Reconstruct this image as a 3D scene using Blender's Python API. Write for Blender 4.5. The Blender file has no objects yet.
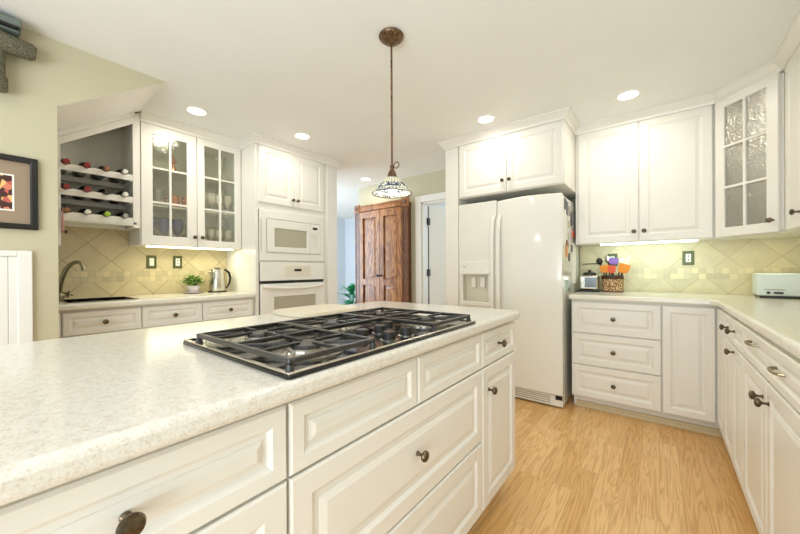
import bpy, bmesh, math, random
from mathutils import Vector, Matrix
random.seed(7)
S = bpy.context.scene
COL = S.collection
# ------------------------------------------------------------------ camera
F, YAW, PIT, ROL, CY, H = 331.55, 37.993, -0.1407, -0.3195, 270.3, 1.1239
t, p, r = (math.radians(a) for a in (YAW, PIT, ROL))
d0 = Vector((-math.sin(t), math.cos(t), 0)); r0 = Vector((math.cos(t), math.sin(t), 0)); up = Vector((0, 0, 1))
fw = d0*math.cos(p) + up*math.sin(p); u2 = up*math.cos(p) - d0*math.sin(p)
rt = r0*math.cos(r) + u2*math.sin(r); uu = u2*math.cos(r) - r0*math.sin(r)
cd = bpy.data.cameras.new('camera'); cam = bpy.data.objects.new('camera', cd); COL.objects.link(cam)
cam.matrix_world = Matrix(((rt.x, uu.x, -fw.x, 0), (rt.y, uu.y, -fw.y, 0), (rt.z, uu.z, -fw.z, H), (0, 0, 0, 1)))
cd.sensor_width = 36; cd.lens = 36*F/800; cd.shift_x = 0; cd.shift_y = (CY-267)/800
cd.clip_start = 0.02; cd.clip_end = 60
S.camera = cam
# ------------------------------------------------------------------ world, exposure
S.view_settings.view_transform = 'Standard'; S.view_settings.look = 'None'
S.view_settings.gamma = 1; S.view_settings.use_curve_mapping = False
S.view_settings.exposure = -0.37
W = bpy.data.worlds.new('world'); S.world = W; W.use_nodes = True
W.node_tree.nodes['Background'].inputs[0].default_value = (0.82, 0.92, 1.0, 1)
W.node_tree.nodes['Background'].inputs[1].default_value = 1.35
CEIL = 2.37

def area(name, loc, rot, sx, sy, power, col, shape='RECTANGLE', spread=None):
    L = bpy.data.lights.new(name, 'AREA'); L.shape = shape; L.size = sx; L.size_y = sy
    L.energy = power; L.color = col
    if spread: L.spread = math.radians(spread)
    o = bpy.data.objects.new(name, L); o.location = loc; o.rotation_euler = rot; COL.objects.link(o); return o
# unseen fill light added behind the camera, tilted up; daylight of the hall beyond
area('room_fill', (0.2, -2.2, 0.95), (math.radians(133), 0, math.radians(6)), 2.8, 1.5, 140, (0.86, 0.94, 1.0))
area('hall_daylight', (-4.9, 2.3, 1.4), (math.radians(90), 0, 0), 1.6, 1.8, 100, (0.66, 0.83, 1.0))
area('bedroom_daylight', (-1.6, 5.2, 1.5), (math.radians(90), 0, math.radians(180)), 1.5, 1.6, 48, (0.62, 0.80, 1.0))

# ------------------------------------------------------------------ materials
def s2l(c): return tuple(((x/255)/12.92 if x/255 <= .04045 else ((x/255+.055)/1.055)**2.4) for x in c) + (1,)
def mat(name, col, rough=.5, metal=0, spec=.5, emit=None, es=0, trans=0, coat=0):
    m = bpy.data.materials.new(name); m.use_nodes = True; b = m.node_tree.nodes['Principled BSDF']
    b.inputs['Base Color'].default_value = s2l(col); b.inputs['Roughness'].default_value = rough
    b.inputs['Metallic'].default_value = metal; b.inputs['Specular IOR Level'].default_value = spec
    b.inputs['Transmission Weight'].default_value = trans; b.inputs['Coat Weight'].default_value = coat
    if emit: b.inputs['Emission Color'].default_value = s2l(emit); b.inputs['Emission Strength'].default_value = es
    return m
def N(m, typ, **kw):
    n = m.node_tree.nodes.new(typ)
    for k, v in kw.items():
        if k in n.inputs: n.inputs[k].default_value = v
        else: setattr(n, k, v)
    return n
def L(m, a, b): m.node_tree.links.new(a, b)
def bsdf(m): return m.node_tree.nodes['Principled BSDF']
def noisy(m, c1, c2, scale=20, detail=3, lo=.35, hi=.65, bump=0, stretch=None):
    tc = N(m, 'ShaderNodeTexCoord'); no = N(m, 'ShaderNodeTexNoise', Scale=scale, Detail=detail); src = tc.outputs['Object']
    if stretch:
        mp = N(m, 'ShaderNodeMapping'); mp.inputs['Scale'].default_value = stretch; L(m, src, mp.inputs[0]); src = mp.outputs[0]
    L(m, src, no.inputs['Vector'])
    cr = N(m, 'ShaderNodeValToRGB'); cr.color_ramp.elements[0].position = lo; cr.color_ramp.elements[1].position = hi
    cr.color_ramp.elements[0].color = s2l(c1); cr.color_ramp.elements[1].color = s2l(c2)
    L(m, no.outputs['Fac'], cr.inputs[0]); L(m, cr.outputs[0], bsdf(m).inputs['Base Color'])
    if bump:
        bu = N(m, 'ShaderNodeBump', Strength=bump, Distance=.01); L(m, no.outputs['Fac'], bu.inputs['Height']); L(m, bu.outputs[0], bsdf(m).inputs['Normal'])
    return m
def math_n(m, op, a, b=None, c=None):
    n = N(m, 'ShaderNodeMath', operation=op)
    for i, v in enumerate((a, b, c)):
        if v is None: continue
        if isinstance(v, (int, float)): n.inputs[i].default_value = v
        else: L(m, v, n.inputs[i])
    return n.outputs[0]

M = {}
M['cab'] = noisy(mat('cream_paint', (237, 234, 225), .32), (238, 235, 226), (236, 233, 223), 3)
M['wall'] = noisy(mat('wall_paint', (200, 192, 162), .7), (201, 193, 163), (198, 190, 160), 2)
M['hallwall'] = mat('hall_paint', (212, 218, 224), .7)
M['ceil'] = noisy(mat('ceiling_paint', (243, 244, 241), .8), (244, 245, 242), (242, 243, 240), 2)
M['soffit'] = mat('soffit_paint', (246, 245, 240), .6)
M['white'] = mat('white_trim', (240, 238, 230), .4)
M['appl'] = mat('appliance_white', (236, 234, 224), .12, coat=.5)
M['dapl'] = mat('appliance_grey_glass', (178, 172, 150), .08)
M['panelgrey'] = mat('control_panel', (222, 216, 196), .3)
M['black'] = mat('black_enamel', (20, 20, 20), .12)
M['iron'] = noisy(mat('cast_iron', (34, 33, 30), .3, spec=.8), (28, 27, 25), (42, 40, 36), 90)
M['cap'] = mat('burner_cap', (45, 44, 42), .35)
M['alum'] = mat('burner_aluminium', (214, 208, 196), .22, metal=.9)
M['steel'] = mat('brushed_steel', (205, 200, 188), .25, metal=1)
M['bronze'] = noisy(mat('bronze_knob', (92, 80, 62), .3, metal=.85), (78, 68, 54), (120, 106, 84), 60)
M['nickel'] = mat('brushed_nickel', (150, 140, 112), .28, metal=.9)
M['darkplastic'] = mat('black_plastic', (22, 20, 18), .3)
M['darkgap'] = mat('dark_gap', (50, 42, 30), .8)
M['toaster'] = mat('toaster_enamel', (224, 234, 230), .2)
M['green'] = noisy(mat('leaf_green', (90, 140, 50), .4), (60, 110, 40), (150, 190, 80), 40)
M['darkgreen'] = noisy(mat('hall_leaf', (30, 130, 90), .4), (20, 100, 70), (60, 170, 120), 12)
M['pot'] = mat('white_pot', (226, 216, 222), .3)
M['shoe'] = mat('shoe_moulding', (206, 186, 146), .4)
M['soil'] = mat('soil', (60, 45, 30), .9)
M['plate'] = mat('antique_switch_plate', (96, 100, 70), .4, metal=.5)
M['switch'] = mat('switch_white', (246, 244, 236), .4)
M['frame'] = mat('black_frame', (22, 20, 20), .3)
M['matb'] = mat('taupe_mat', (158, 138, 114), .8)
M['carpet'] = noisy(mat('speckled_carpet', (104, 102, 84), .95), (72, 70, 56), (136, 132, 108), 260, 2, .42, .58, bump=.6)
M['shelfgrey'] = mat('grey_shelf', (110, 120, 112), .5)
M['board'] = mat('cutting_board', (226, 216, 192), .45)
M['bluedark'] = mat('dark_slate', (58, 66, 78), .6)
M['purple'] = mat('purple_silicone', (130, 90, 170), .4)
M['orange'] = mat('orange_silicone', (245, 150, 30), .4)
M['redorange'] = mat('red_orange_silicone', (240, 95, 50), .4)
M['ivory'] = mat('ivory_utensil', (222, 228, 200), .4)
M['paper'] = mat('paper', (244, 242, 234), .8)
M['pink'] = mat('pink_cloth', (232, 172, 160), .9)
M['redcap'] = mat('red_capsule', (150, 40, 38), .35); M['browncap'] = mat('bronze_capsule', (150, 104, 66), .35)
M['whitecap'] = mat('white_capsule', (232, 230, 220), .35); M['greencap'] = mat('lime_capsule', (160, 200, 50), .35)
M['darkcap'] = mat('dark_capsule', (60, 50, 40), .35)
M['bottle'] = mat('dark_bottle_glass', (18, 24, 18), .08)
M['emit'] = mat('lamp_glow', (255, 255, 255), .5, emit=(255, 250, 238), es=14)
M['canring'] = mat('light_trim_white', (250, 248, 240), .5)
M['stripg'] = mat('strip_glow_cool', (240, 255, 235), .5, emit=(236, 255, 228), es=7)
M['stripy'] = mat('strip_glow_warm', (255, 252, 225), .5, emit=(255, 252, 205), es=6)

def speckle(name, base, dark, light):
    m = mat(name, base, .16); tc = N(m, 'ShaderNodeTexCoord')
    n1 = N(m, 'ShaderNodeTexNoise', Scale=240, Detail=3, Roughness=.7); L(m, tc.outputs['Object'], n1.inputs['Vector'])
    n2 = N(m, 'ShaderNodeTexNoise', Scale=70, Detail=3); L(m, tc.outputs['Object'], n2.inputs['Vector'])
    s = math_n(m, 'ADD', math_n(m, 'MULTIPLY', n1.outputs['Fac'], .65), math_n(m, 'MULTIPLY', n2.outputs['Fac'], .35))
    cr = N(m, 'ShaderNodeValToRGB'); e = cr.color_ramp.elements
    e[0].position = .38; e[0].color = s2l(dark); e[1].position = .62; e[1].color = s2l(light)
    k = e.new(.48); k.color = s2l(base); L(m, s, cr.inputs[0]); L(m, cr.outputs[0], bsdf(m).inputs['Base Color']); return m
M['stone'] = speckle('speckled_stone', (226, 221, 209), (210, 203, 189), (234, 231, 222))
M['stone2'] = speckle('pale_stone', (234, 230, 216), (224, 218, 198), (240, 237, 226))

def wood_floor():
    m = mat('oak_floor', (210, 165, 105), .28); tc = N(m, 'ShaderNodeTexCoord')
    mp = N(m, 'ShaderNodeMapping'); mp.inputs['Rotation'].default_value = (0, 0, math.radians(90)); L(m, tc.outputs['Object'], mp.inputs[0])
    br = N(m, 'ShaderNodeTexBrick', Scale=1.0); br.offset = .37; br.inputs['Brick Width'].default_value = .62
    br.inputs['Row Height'].default_value = .088; br.inputs['Mortar Size'].default_value = .0012; br.inputs['Mortar Smooth'].default_value = .3
    br.inputs['Color1'].default_value = (0, 0, 0, 1); br.inputs['Color2'].default_value = (1, 1, 1, 1); br.inputs['Mortar'].default_value = (.5, .5, .5, 1)
    L(m, mp.outputs[0], br.inputs['Vector'])
    # grain: stretched distorted noise, shifted per plank
    sep = N(m, 'ShaderNodeSeparateXYZ'); L(m, mp.outputs[0], sep.inputs[0])
    cmb = N(m, 'ShaderNodeCombineXYZ'); L(m, math_n(m, 'MULTIPLY', sep.outputs[0], .75), cmb.inputs[0]); L(m, math_n(m, 'MULTIPLY', sep.outputs[1], 14), cmb.inputs[1])
    rb = N(m, 'ShaderNodeRGBToBW'); L(m, br.outputs['Color'], rb.inputs[0]); L(m, math_n(m, 'MULTIPLY', rb.outputs[0], 37), cmb.inputs[2])
    n1 = N(m, 'ShaderNodeTexNoise', Scale=1.6, Detail=2, Distortion=.5); L(m, cmb.outputs[0], n1.inputs['Vector'])
    rings = math_n(m, 'SINE', math_n(m, 'MULTIPLY', n1.outputs['Fac'], 58))
    rings = math_n(m, 'MULTIPLY_ADD', rings, .5, .5)
    rings = math_n(m, 'POWER', rings, 2.2)
    cr = N(m, 'ShaderNodeValToRGB'); e = cr.color_ramp.elements
    e[0].color = s2l((222, 176, 112)); e[1].color = s2l((236, 196, 136)); L(m, rb.outputs[0], cr.inputs[0])
    mx = N(m, 'ShaderNodeMix', data_type='RGBA', blend_type='MULTIPLY'); L(m, math_n(m, 'MULTIPLY', rings, .5), mx.inputs['Factor'])
    L(m, cr.outputs[0], mx.inputs['A']); mx.inputs['B'].default_value = s2l((206, 172, 130))
    mo = N(m, 'ShaderNodeMix', data_type='RGBA'); L(m, math_n(m, 'MULTIPLY', br.outputs['Fac'], .45), mo.inputs['Factor']); L(m, mx.outputs['Result'], mo.inputs['A'])
    mo.inputs['B'].default_value = s2l((150, 104, 58)); L(m, mo.outputs['Result'], bsdf(m).inputs['Base Color']); return m
M['floor'] = wood_floor()

def oak(name, c1, c2, ax):
    m = mat(name, c1, .3); tc = N(m, 'ShaderNodeTexCoord'); mp = N(m, 'ShaderNodeMapping')
    mp.inputs['Scale'].default_value = (9, 9, 1.1); L(m, tc.outputs['Object'], mp.inputs[0])
    n1 = N(m, 'ShaderNodeTexNoise', Scale=1.3, Detail=2, Distortion=.4); L(m, mp.outputs[0], n1.inputs['Vector'])
    rg = math_n(m, 'MULTIPLY_ADD', math_n(m, 'SINE', math_n(m, 'MULTIPLY', n1.outputs['Fac'], 60)), .5, .5)
    cr = N(m, 'ShaderNodeValToRGB'); cr.color_ramp.elements[0].color = s2l(c1); cr.color_ramp.elements[1].color = s2l(c2)
    L(m, rg, cr.inputs[0]); L(m, cr.outputs[0], bsdf(m).inputs['Base Color']); return m
M['oak'] = oak('stained_oak', (122, 74, 36), (178, 124, 70), 0)
M['oakd'] = oak('stained_oak_dark', (84, 50, 28), (124, 80, 46), 0)

def tile(name, axis, c0, z0, base, grout):
    """diagonal travertine tiles with a band of small square mosaic between"""
    m = mat(name, base, .35); ge = N(m, 'ShaderNodeNewGeometry'); sp = N(m, 'ShaderNodeSeparateXYZ'); L(m, ge.outputs['Position'], sp.inputs[0])
    u = math_n(m, 'SUBTRACT', sp.outputs[axis], c0); z = math_n(m, 'SUBTRACT', sp.outputs[2], z0)
    Q = .2828
    def line(e, w, q):
        fr = math_n(m, 'FRACT', math_n(m, 'ADD', math_n(m, 'DIVIDE', e, q), 100.5))
        return math_n(m, 'LESS_THAN', math_n(m, 'ABSOLUTE', math_n(m, 'SUBTRACT', fr, .5)), w/q)
    a = math_n(m, 'ADD', u, z); b = math_n(m, 'SUBTRACT', u, z)
    diag = math_n(m, 'MAXIMUM', line(a, .0026, Q), line(b, .0026, Q))
    zz = sp.outputs[2]
    inb = math_n(m, 'MULTIPLY', math_n(m, 'GREATER_THAN', zz, 1.033), math_n(m, 'LESS_THAN', zz, 1.122))
    s = .0445
    zb = math_n(m, 'SUBTRACT', zz, 1.033)
    sq = math_n(m, 'MULTIPLY', math_n(m, 'MAXIMUM', line(u, .0016, s), line(zb, .0016, s)), .4)
    g = math_n(m, 'ADD', math_n(m, 'MULTIPLY', diag, math_n(m, 'SUBTRACT', 1, inb)), math_n(m, 'MULTIPLY', sq, inb))
    # tile tone
    def cell(e, q): return math_n(m, 'FLOOR', math_n(m, 'ADD', math_n(m, 'DIVIDE', e, q), .0))
    c = N(m, 'ShaderNodeCombineXYZ'); L(m, cell(u, s), c.inputs[0]); L(m, cell(zb, s), c.inputs[1])
    wn = N(m, 'ShaderNodeTexWhiteNoise', noise_dimensions='3D'); L(m, c.outputs[0], wn.inputs['Vector'])
    c2 = N(m, 'ShaderNodeCombineXYZ'); L(m, cell(a, Q), c2.inputs[0]); L(m, cell(b, Q), c2.inputs[1])
    w2 = N(m, 'ShaderNodeTexWhiteNoise', noise_dimensions='3D'); L(m, c2.outputs[0], w2.inputs['Vector'])
    no = N(m, 'ShaderNodeTexNoise', Scale=13, Detail=5); L(m, ge.outputs['Position'], no.inputs['Vector'])
    cr = N(m, 'ShaderNodeValToRGB'); cr.color_ramp.elements[0].color = s2l(tuple(x*.86 for x in base)); cr.color_ramp.elements[1].color = s2l(tuple(min(255, x*1.06) for x in base))
    L(m, math_n(m, 'MULTIPLY_ADD', w2.outputs['Value'], .4, math_n(m, 'MULTIPLY', no.outputs['Fac'], .6)), cr.inputs[0])
    cb = N(m, 'ShaderNodeValToRGB'); cb.color_ramp.elements[0].color = s2l(tuple(x*.88 for x in base)); cb.color_ramp.elements[1].color = s2l(tuple(min(255, x*1.05) for x in base))
    L(m, wn.outputs['Value'], cb.inputs[0])
    mx = N(m, 'ShaderNodeMix', data_type='RGBA'); L(m, inb, mx.inputs['Factor']); L(m, cr.outputs[0], mx.inputs['A']); L(m, cb.outputs[0], mx.inputs['B'])
    m2 = N(m, 'ShaderNodeMix', data_type='RGBA'); L(m, g, m2.inputs['Factor']); L(m, mx.outputs['Result'], m2.inputs['A']); m2.inputs['B'].default_value = s2l(grout)
    L(m, m2.outputs['Result'], bsdf(m).inputs['Base Color']); return m
M['tileR'] = tile('backsplash_tile_back', 0, .565, 1.346, (230, 217, 176), (192, 176, 130))
M['tileL'] = tile('backsplash_tile_left', 1, .543, 1.346, (222, 206, 168), (158, 136, 98))

def seeded(name, tint, a, sc, bump):
    m = bpy.data.materials.new(name); m.use_nodes = True; nt = m.node_tree; nt.nodes.remove(bsdf(m)); out = nt.nodes['Material Output']
    tr = N(m, 'ShaderNodeBsdfTransparent'); tr.inputs[0].default_value = s2l(tint)
    gl = N(m, 'ShaderNodeBsdfGlossy'); gl.inputs['Roughness'].default_value = .09; gl.inputs[0].default_value = (.9, .9, .86, 1)
    tc = N(m, 'ShaderNodeTexCoord'); no = N(m, 'ShaderNodeTexNoise', Scale=sc, Detail=1); L(m, tc.outputs['Object'], no.inputs['Vector'])
    bu = N(m, 'ShaderNodeBump', Strength=bump, Distance=.007); L(m, no.outputs['Fac'], bu.inputs['Height']); L(m, bu.outputs[0], gl.inputs['Normal'])
    mx = N(m, 'ShaderNodeMixShader'); mx.inputs[0].default_value = a; L(m, tr.outputs[0], mx.inputs[1]); L(m, gl.outputs[0], mx.inputs[2]); L(m, mx.outputs[0], out.inputs[0]); return m
M['glassL'] = seeded('seeded_glass', (246, 248, 242), .12, 60, .35)
M['glassR'] = seeded('pebbled_glass', (196, 194, 178), .42, 75, 1.0)
M['cabin'] = mat('cabinet_interior', (236, 234, 220), .5)
M['cabinR'] = mat('cabinet_interior_shadowed', (206, 202, 180), .5)
M['blueglass'] = mat('cobalt_goblet', (48, 60, 124), .1, spec=.7)
M['clearware'] = mat('etched_glassware', (226, 216, 204), .15, spec=.7)
M['copper'] = mat('copper_mug', (226, 150, 110), .25, metal=.7)
M['pewter'] = mat('pewter_mug', (170, 168, 160), .3, metal=.8)

# ------------------------------------------------------------------ geometry helpers
class MB:
    def __init__(s): s.bm = bmesh.new()
    def box(s, x0, x1, y0, y1, z0, z1, mi=0):
        v = [s.bm.verts.new((x, y, z)) for x in (x0, x1) for y in (y0, y1) for z in (z0, z1)]
        for f in ((0, 1, 3, 2), (4, 6, 7, 5), (0, 4, 5, 1), (2, 3, 7, 6), (0, 2, 6, 4), (1, 5, 7, 3)):
            s.bm.faces.new([v[i] for i in f]).material_index = mi
        return s
    def obox(s, o, u, n, w, d, h, mi=0):
        """box from corner o: w along u, d along n, h up"""
        o = Vector(o); u = Vector(u); n = Vector(n); z = Vector((0, 0, 1))
        return s.hexa([o+u*a*w+n*b*d+z*c*h for a in (0, 1) for b in (0, 1) for c in (0, 1)], mi)
    def hexa(s, P, mi=0):
        v = [s.bm.verts.new(q) for q in P]
        for f in ((0, 1, 3, 2), (4, 6, 7, 5), (0, 4, 5, 1), (2, 3, 7, 6), (0, 2, 6, 4), (1, 5, 7, 3)):
            s.bm.faces.new([v[i] for i in f]).material_index = mi
        return s
    def rings(s, o, u, n, w, h, prof, v=(0, 0, 1)):
        """concentric rectangles: prof = [(inset, depth)...], o bottom-left corner at depth 0"""
        o = Vector(o); u = Vector(u); n = Vector(n); z = Vector(v); R = []
        for i, d in prof:
            R.append([s.bm.verts.new(o + u*a + z*b + n*d) for a, b in ((i, i), (w-i, i), (w-i, h-i), (i, h-i))])
        for A, B in zip(R, R[1:]):
            for k in range(4): s.bm.faces.new((A[k], A[(k+1) % 4], B[(k+1) % 4], B[k]))
        s.bm.faces.new(R[-1]); s.bm.faces.new(R[0][::-1]); return s
    def plate(s, o, u, n, us, vs, d, holes, v=(0, 0, 1)):
        """grid plate of thickness d along n with some cells left open"""
        o = Vector(o); u = Vector(u); n = Vector(n); z = Vector(v)
        A = {}; solid = {(i, j) for i in range(len(us)-1) for j in range(len(vs)-1) if (i, j) not in holes}
        def V(i, j, k):
            if (i, j, k) not in A: A[(i, j, k)] = s.bm.verts.new(o + u*us[i] + z*vs[j] + n*d*k)
            return A[(i, j, k)]
        for i, j in solid:
            s.bm.faces.new((V(i, j, 1), V(i+1, j, 1), V(i+1, j+1, 1), V(i, j+1, 1)))
            s.bm.faces.new((V(i, j, 0), V(i, j+1, 0), V(i+1, j+1, 0), V(i+1, j, 0)))
            for (di, dj, a, b) in ((-1, 0, (i, j), (i, j+1)), (1, 0, (i+1, j+1), (i+1, j)), (0, -1, (i+1, j), (i, j)), (0, 1, (i, j+1), (i+1, j+1))):
                if (i+di, j+dj) not in solid:
                    s.bm.faces.new((V(*a, 0), V(*a, 1), V(*b, 1), V(*b, 0)))
        return s
    def lathe(s, c, axis, prof, seg=20, caps=True, sx=1, sy=1, mi=0):
        c = Vector(c); a = Vector(axis).normalized(); e = a.orthogonal().normalized(); f = a.cross(e); R = []
        if abs(a.z) > .99: e = Vector((1, 0, 0)); f = Vector((0, 1, 0))*(1 if a.z > 0 else -1)
        for rr, h in prof:
            R.append([s.bm.verts.new(c + a*h + (e*math.cos(2*math.pi*k/seg)*sx + f*math.sin(2*math.pi*k/seg)*sy)*max(rr, 1e-4)) for k in range(seg)])
        for A, B in zip(R, R[1:]):
            for k in range(seg): s.bm.faces.new((A[k], A[(k+1) % seg], B[(k+1) % seg], B[k])).material_index = mi
        if caps: s.bm.faces.new(R[0][::-1]).material_index = mi; s.bm.faces.new(R[-1]).material_index = mi
        return s
    def tube(s, pts, rad, seg=8, closed=False, mi=0):
        P = [Vector(q) for q in pts]; n = len(P); R = []; rr = rad if isinstance(rad, (list, tuple)) else [rad]*n
        prev = None
        for i in range(n):
            if closed: tg = (P[(i+1) % n]-P[i-1]).normalized()
            else: tg = (P[min(i+1, n-1)]-P[max(i-1, 0)]).normalized()
            e = tg.orthogonal().normalized() if prev is None else (prev - tg*prev.dot(tg)).normalized()
            prev = e; f = tg.cross(e)
            R.append([s.bm.verts.new(P[i]+(e*math.cos(2*math.pi*k/seg)+f*math.sin(2*math.pi*k/seg))*rr[i]) for k in range(seg)])
        for i in range(n if closed else n-1):
            A, B = R[i], R[(i+1) % n]
            for k in range(seg): s.bm.faces.new((A[k], A[(k+1) % seg], B[(k+1) % seg], B[k])).material_index = mi
        if not closed: s.bm.faces.new(R[0][::-1]); s.bm.faces.new(R[-1])
        return s
    def bar(s, a, b, w, h):
        """rectangular bar between two points (horizontal width w, height h)"""
        a = Vector(a); b = Vector(b); d = (b-a).normalized(); sd = d.cross(Vector((0, 0, 1)))
        if sd.length < .01: sd = Vector((1, 0, 0))
        sd.normalize(); u_ = sd.cross(d).normalized()
        return s.hexa([q + sd*w*.5*i + u_*h*.5*j for q in (a, b) for i in (-1, 1) for j in (-1, 1)])
    def poly(s, pts, z0, z1):
        A = [s.bm.verts.new((x, y, z0)) for x, y in pts]; B = [s.bm.verts.new((x, y, z1)) for x, y in pts]; n = len(pts)
        s.bm.faces.new(A[::-1]); s.bm.faces.new(B)
        for k in range(n): s.bm.faces.new((A[k], A[(k+1) % n], B[(k+1) % n], B[k]))
        return s
    def prism(s, pts3, off):
        A = [s.bm.verts.new(q) for q in pts3]; B = [s.bm.verts.new(Vector(q)+Vector(off)) for q in pts3]; n = len(A)
        s.bm.faces.new(A[::-1]); s.bm.faces.new(B)
        for k in range(n): s.bm.faces.new((A[k], A[(k+1) % n], B[(k+1) % n], B[k]))
        return s
    def sweep(s, path, prof, flip=1):
        """mitred moulding: horizontal path, prof = [(out, z)], out to the right side of the path"""
        P = [Vector((x, y)) for x, y in path]; R = []
        for i, q in enumerate(P):
            ds = []
            if i > 0: ds.append((P[i]-P[i-1]).normalized())
            if i < len(P)-1: ds.append((P[i+1]-P[i]).normalized())
            ns = [Vector((d.y, -d.x))*flip for d in ds]
            m = sum(ns, Vector((0, 0))).normalized(); k = 1/max(.3, m.dot(ns[0]))
            R.append([s.bm.verts.new((q.x+m.x*o*k, q.y+m.y*o*k, z)) for o, z in prof])
        n = len(prof)
        for A, B in zip(R, R[1:]):
            for k in range(n): s.bm.faces.new((A[k], A[(k+1) % n], B[(k+1) % n], B[k]))
        s.bm.faces.new(R[0][::-1]); s.bm.faces.new(R[-1]); return s
    def blob(s, c, r, sub=2):
        m = Matrix.Translation(Vector(c)) @ Matrix.Diagonal((*r, 1)); bmesh.ops.create_icosphere(s.bm, subdivisions=sub, radius=1, matrix=m); return s

def obj(name, mb, m, parent=None, bevel=0, seg=2, smooth=True, recalc=True):
    bm = mb.bm
    if recalc: bmesh.ops.recalc_face_normals(bm, faces=bm.faces)
    me = bpy.data.meshes.new(name); 
    root = parent
    while root is not None and root.parent is not None: root = root.parent
    if parent is not None: bmesh.ops.translate(bm, verts=bm.verts, vec=-root.location)
    bm.to_mesh(me); bm.free()
    for mm in (m if isinstance(m, (list, tuple)) else [m]): me.materials.append(mm)
    if smooth:
        for f in me.polygons: f.use_smooth = True
        me.set_sharp_from_angle(angle=math.radians(32))
    o = bpy.data.objects.new(name, me); COL.objects.link(o)
    if parent is not None: o.parent = parent
    if bevel:
        b = o.modifiers.new('bevel', 'BEVEL'); b.width = bevel; b.segments = seg; b.limit_method = 'ANGLE'; b.angle_limit = math.radians(40); b.harden_normals = False
    return o
def recenter(o):
    me = o.data; vs = [v.co for v in me.vertices]
    c = Vector(((min(v.x for v in vs)+max(v.x for v in vs))/2, (min(v.y for v in vs)+max(v.y for v in vs))/2, min(v.z for v in vs)))
    me.transform(Matrix.Translation(-c)); o.location = c; return o
def tag(o, label, cat, group=None):
    o['label'] = label; o['category'] = cat
    if group: o['group'] = group
    if o.type == 'MESH' and not o.children: recenter(o)
    return o
def thing(name, loc, label, cat, group=None):
    o = bpy.data.objects.new(name, None); o.location = loc; o.empty_display_size = .05; COL.objects.link(o)
    o['label'] = label; o['category'] = cat
    if group: o['group'] = group
    return o
def struct(name, mb, m, parent=None, bevel=0):
    o = obj(name, mb, m, parent, bevel, smooth=bool(bevel))
    if parent is None: o['kind'] = 'structure'
    return o
def copy_thing(o, loc):
    c = o.copy(); COL.objects.link(c); c.location = loc
    for ch in list(o.children):
        k = ch.copy(); COL.objects.link(k); k.parent = c
    return c

X = Vector((1, 0, 0)); Y = Vector((0, 1, 0))
# ------------------------------------------------------------------ room shell
struct('floor', MB().box(-6.2, 1.1, -1.6, 6.2, -.05, 0), M['floor'])
struct('ceiling', MB().box(-6.2, 1.1, -1.6, 6.2, CEIL, CEIL+.1), M['ceil'])
struct('wall_left', MB().box(-3.66, -3.545, -1.6, 2.585, 0, CEIL), M['wall'])
struct('wall_right', MB().box(.94, 1.06, -.4, 3.61, 0, CEIL), M['wall'])
# back wall with the bedroom doorway
DX0, DX1, DZ = -2.455, -1.62, 2.0
struct('wall_back', MB().box(-3.62, DX0, 3.615, 3.735, 0, CEIL).box(DX1, 1.06, 3.615, 3.735, 0, CEIL).box(DX0, DX1, 3.615, 3.735, DZ, CEIL), M['wall'])
struct('wall_hall_far', MB().box(-6.2, -3.3, 5.6, 5.72, 0, CEIL), M['hallwall'])
struct('wall_hall_left', MB().box(-6.2, -6.08, 2.4, 5.6, 0, CEIL), M['hallwall'])
struct('wall_bedroom_far', MB().box(-3.3, 1.06, 5.6, 5.72, 0, CEIL), M['hallwall'])
# stair wall on the near left: full height, then the sloping underside of the stair
struct('wall_stair', MB().box(-2.68, -2.56, -1.6, .276, 0, CEIL)
       .prism([(-2.56, .276, 2.017), (-2.56, .785, CEIL), (-2.56, .276, CEIL)], (-.12, 0, 0)), M['wall'])
struct('ceiling_stair_soffit', MB().prism([(-2.562, .277, 2.0165), (-2.562, .787, 2.3695), (-2.562, .277, 2.3695)], (-.98, 0, 0)).box(-3.542, -2.68, .15, .277, 2.0165, 2.3695), M['soffit'])
# tile
struct('wall_back_backsplash', MB().box(-.60, .938, 3.603, 3.6148, .90, 1.36), M['tileR'])
struct('wall_left_backsplash', MB().box(-3.545, -3.533, .20, 1.602, .90, 1.56), M['tileL'])
struct('wall_right_backsplash', MB().box(.928, .9398, .4, 3.603, .90, 1.36), M['tileR'])
# crown mouldings
CR = [(0, 2.300), (.012, 2.300), (.016, 2.318), (.045, 2.352), (.052, 2.356), (.052, 2.3698), (-.02, 2.3698), (-.02, 2.300)]
struct('trim_1', MB().sweep([(-1.66, 3.6), (-1.66, 2.862), (-.586, 2.862), (-.586, 3.279), (.326, 3.279), (.592, 2.975), (.592, .5)], CR), M['cab'])
struct('trim_2', MB().sweep([(-3.208, .80), (-3.208, 1.603), (-2.935, 1.603), (-2.935, 2.582), (-3.54, 2.582)], CR), M['cab'])

# ------------------------------------------------------------------ joinery helpers
def door_prof(w, h, fwid=.055, t_=.02):
    m = min(w, h); f = min(fwid, m*.22)
    g = min(.026, m*.13)
    return [(0, 0), (0, t_-.005), (.005, t_), (f, t_), (f+g*.45, t_-.008), (f+g*.95, t_-.008), (f+g*1.0, t_-.0055), (f+g*1.6, t_-.001), (f+g*1.65, t_-.001)]
def panel(name, parent, o, u, n, w, h, m=None, fwid=.055):
    return obj(name, MB().rings(o, u, n, w, h, door_prof(w, h, fwid)), m or M['cab'], parent, smooth=False)
KN = [(.0075, 0), (.0075, .002), (.0045, .006), (.0045, .016), (.010, .020), (.0155, .024), (.0165, .028), (.0145, .033), (.008, .036), (.001, .0365)]
def knob(parent, c, n, k=1.0, name='knob'):
    return obj(name, MB().lathe(c, n, [(a*k, b*k) for a, b in KN], 18), M['bronze'], parent)
def carcass(parent, x0, x1, y0, y1, z0, z1, name='body', toe=None, m=None):
    b = MB().box(x0, x1, y0, y1, z0, z1)
    return obj(name, b, m or M['cab'], parent, bevel=.002, seg=1)
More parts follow.
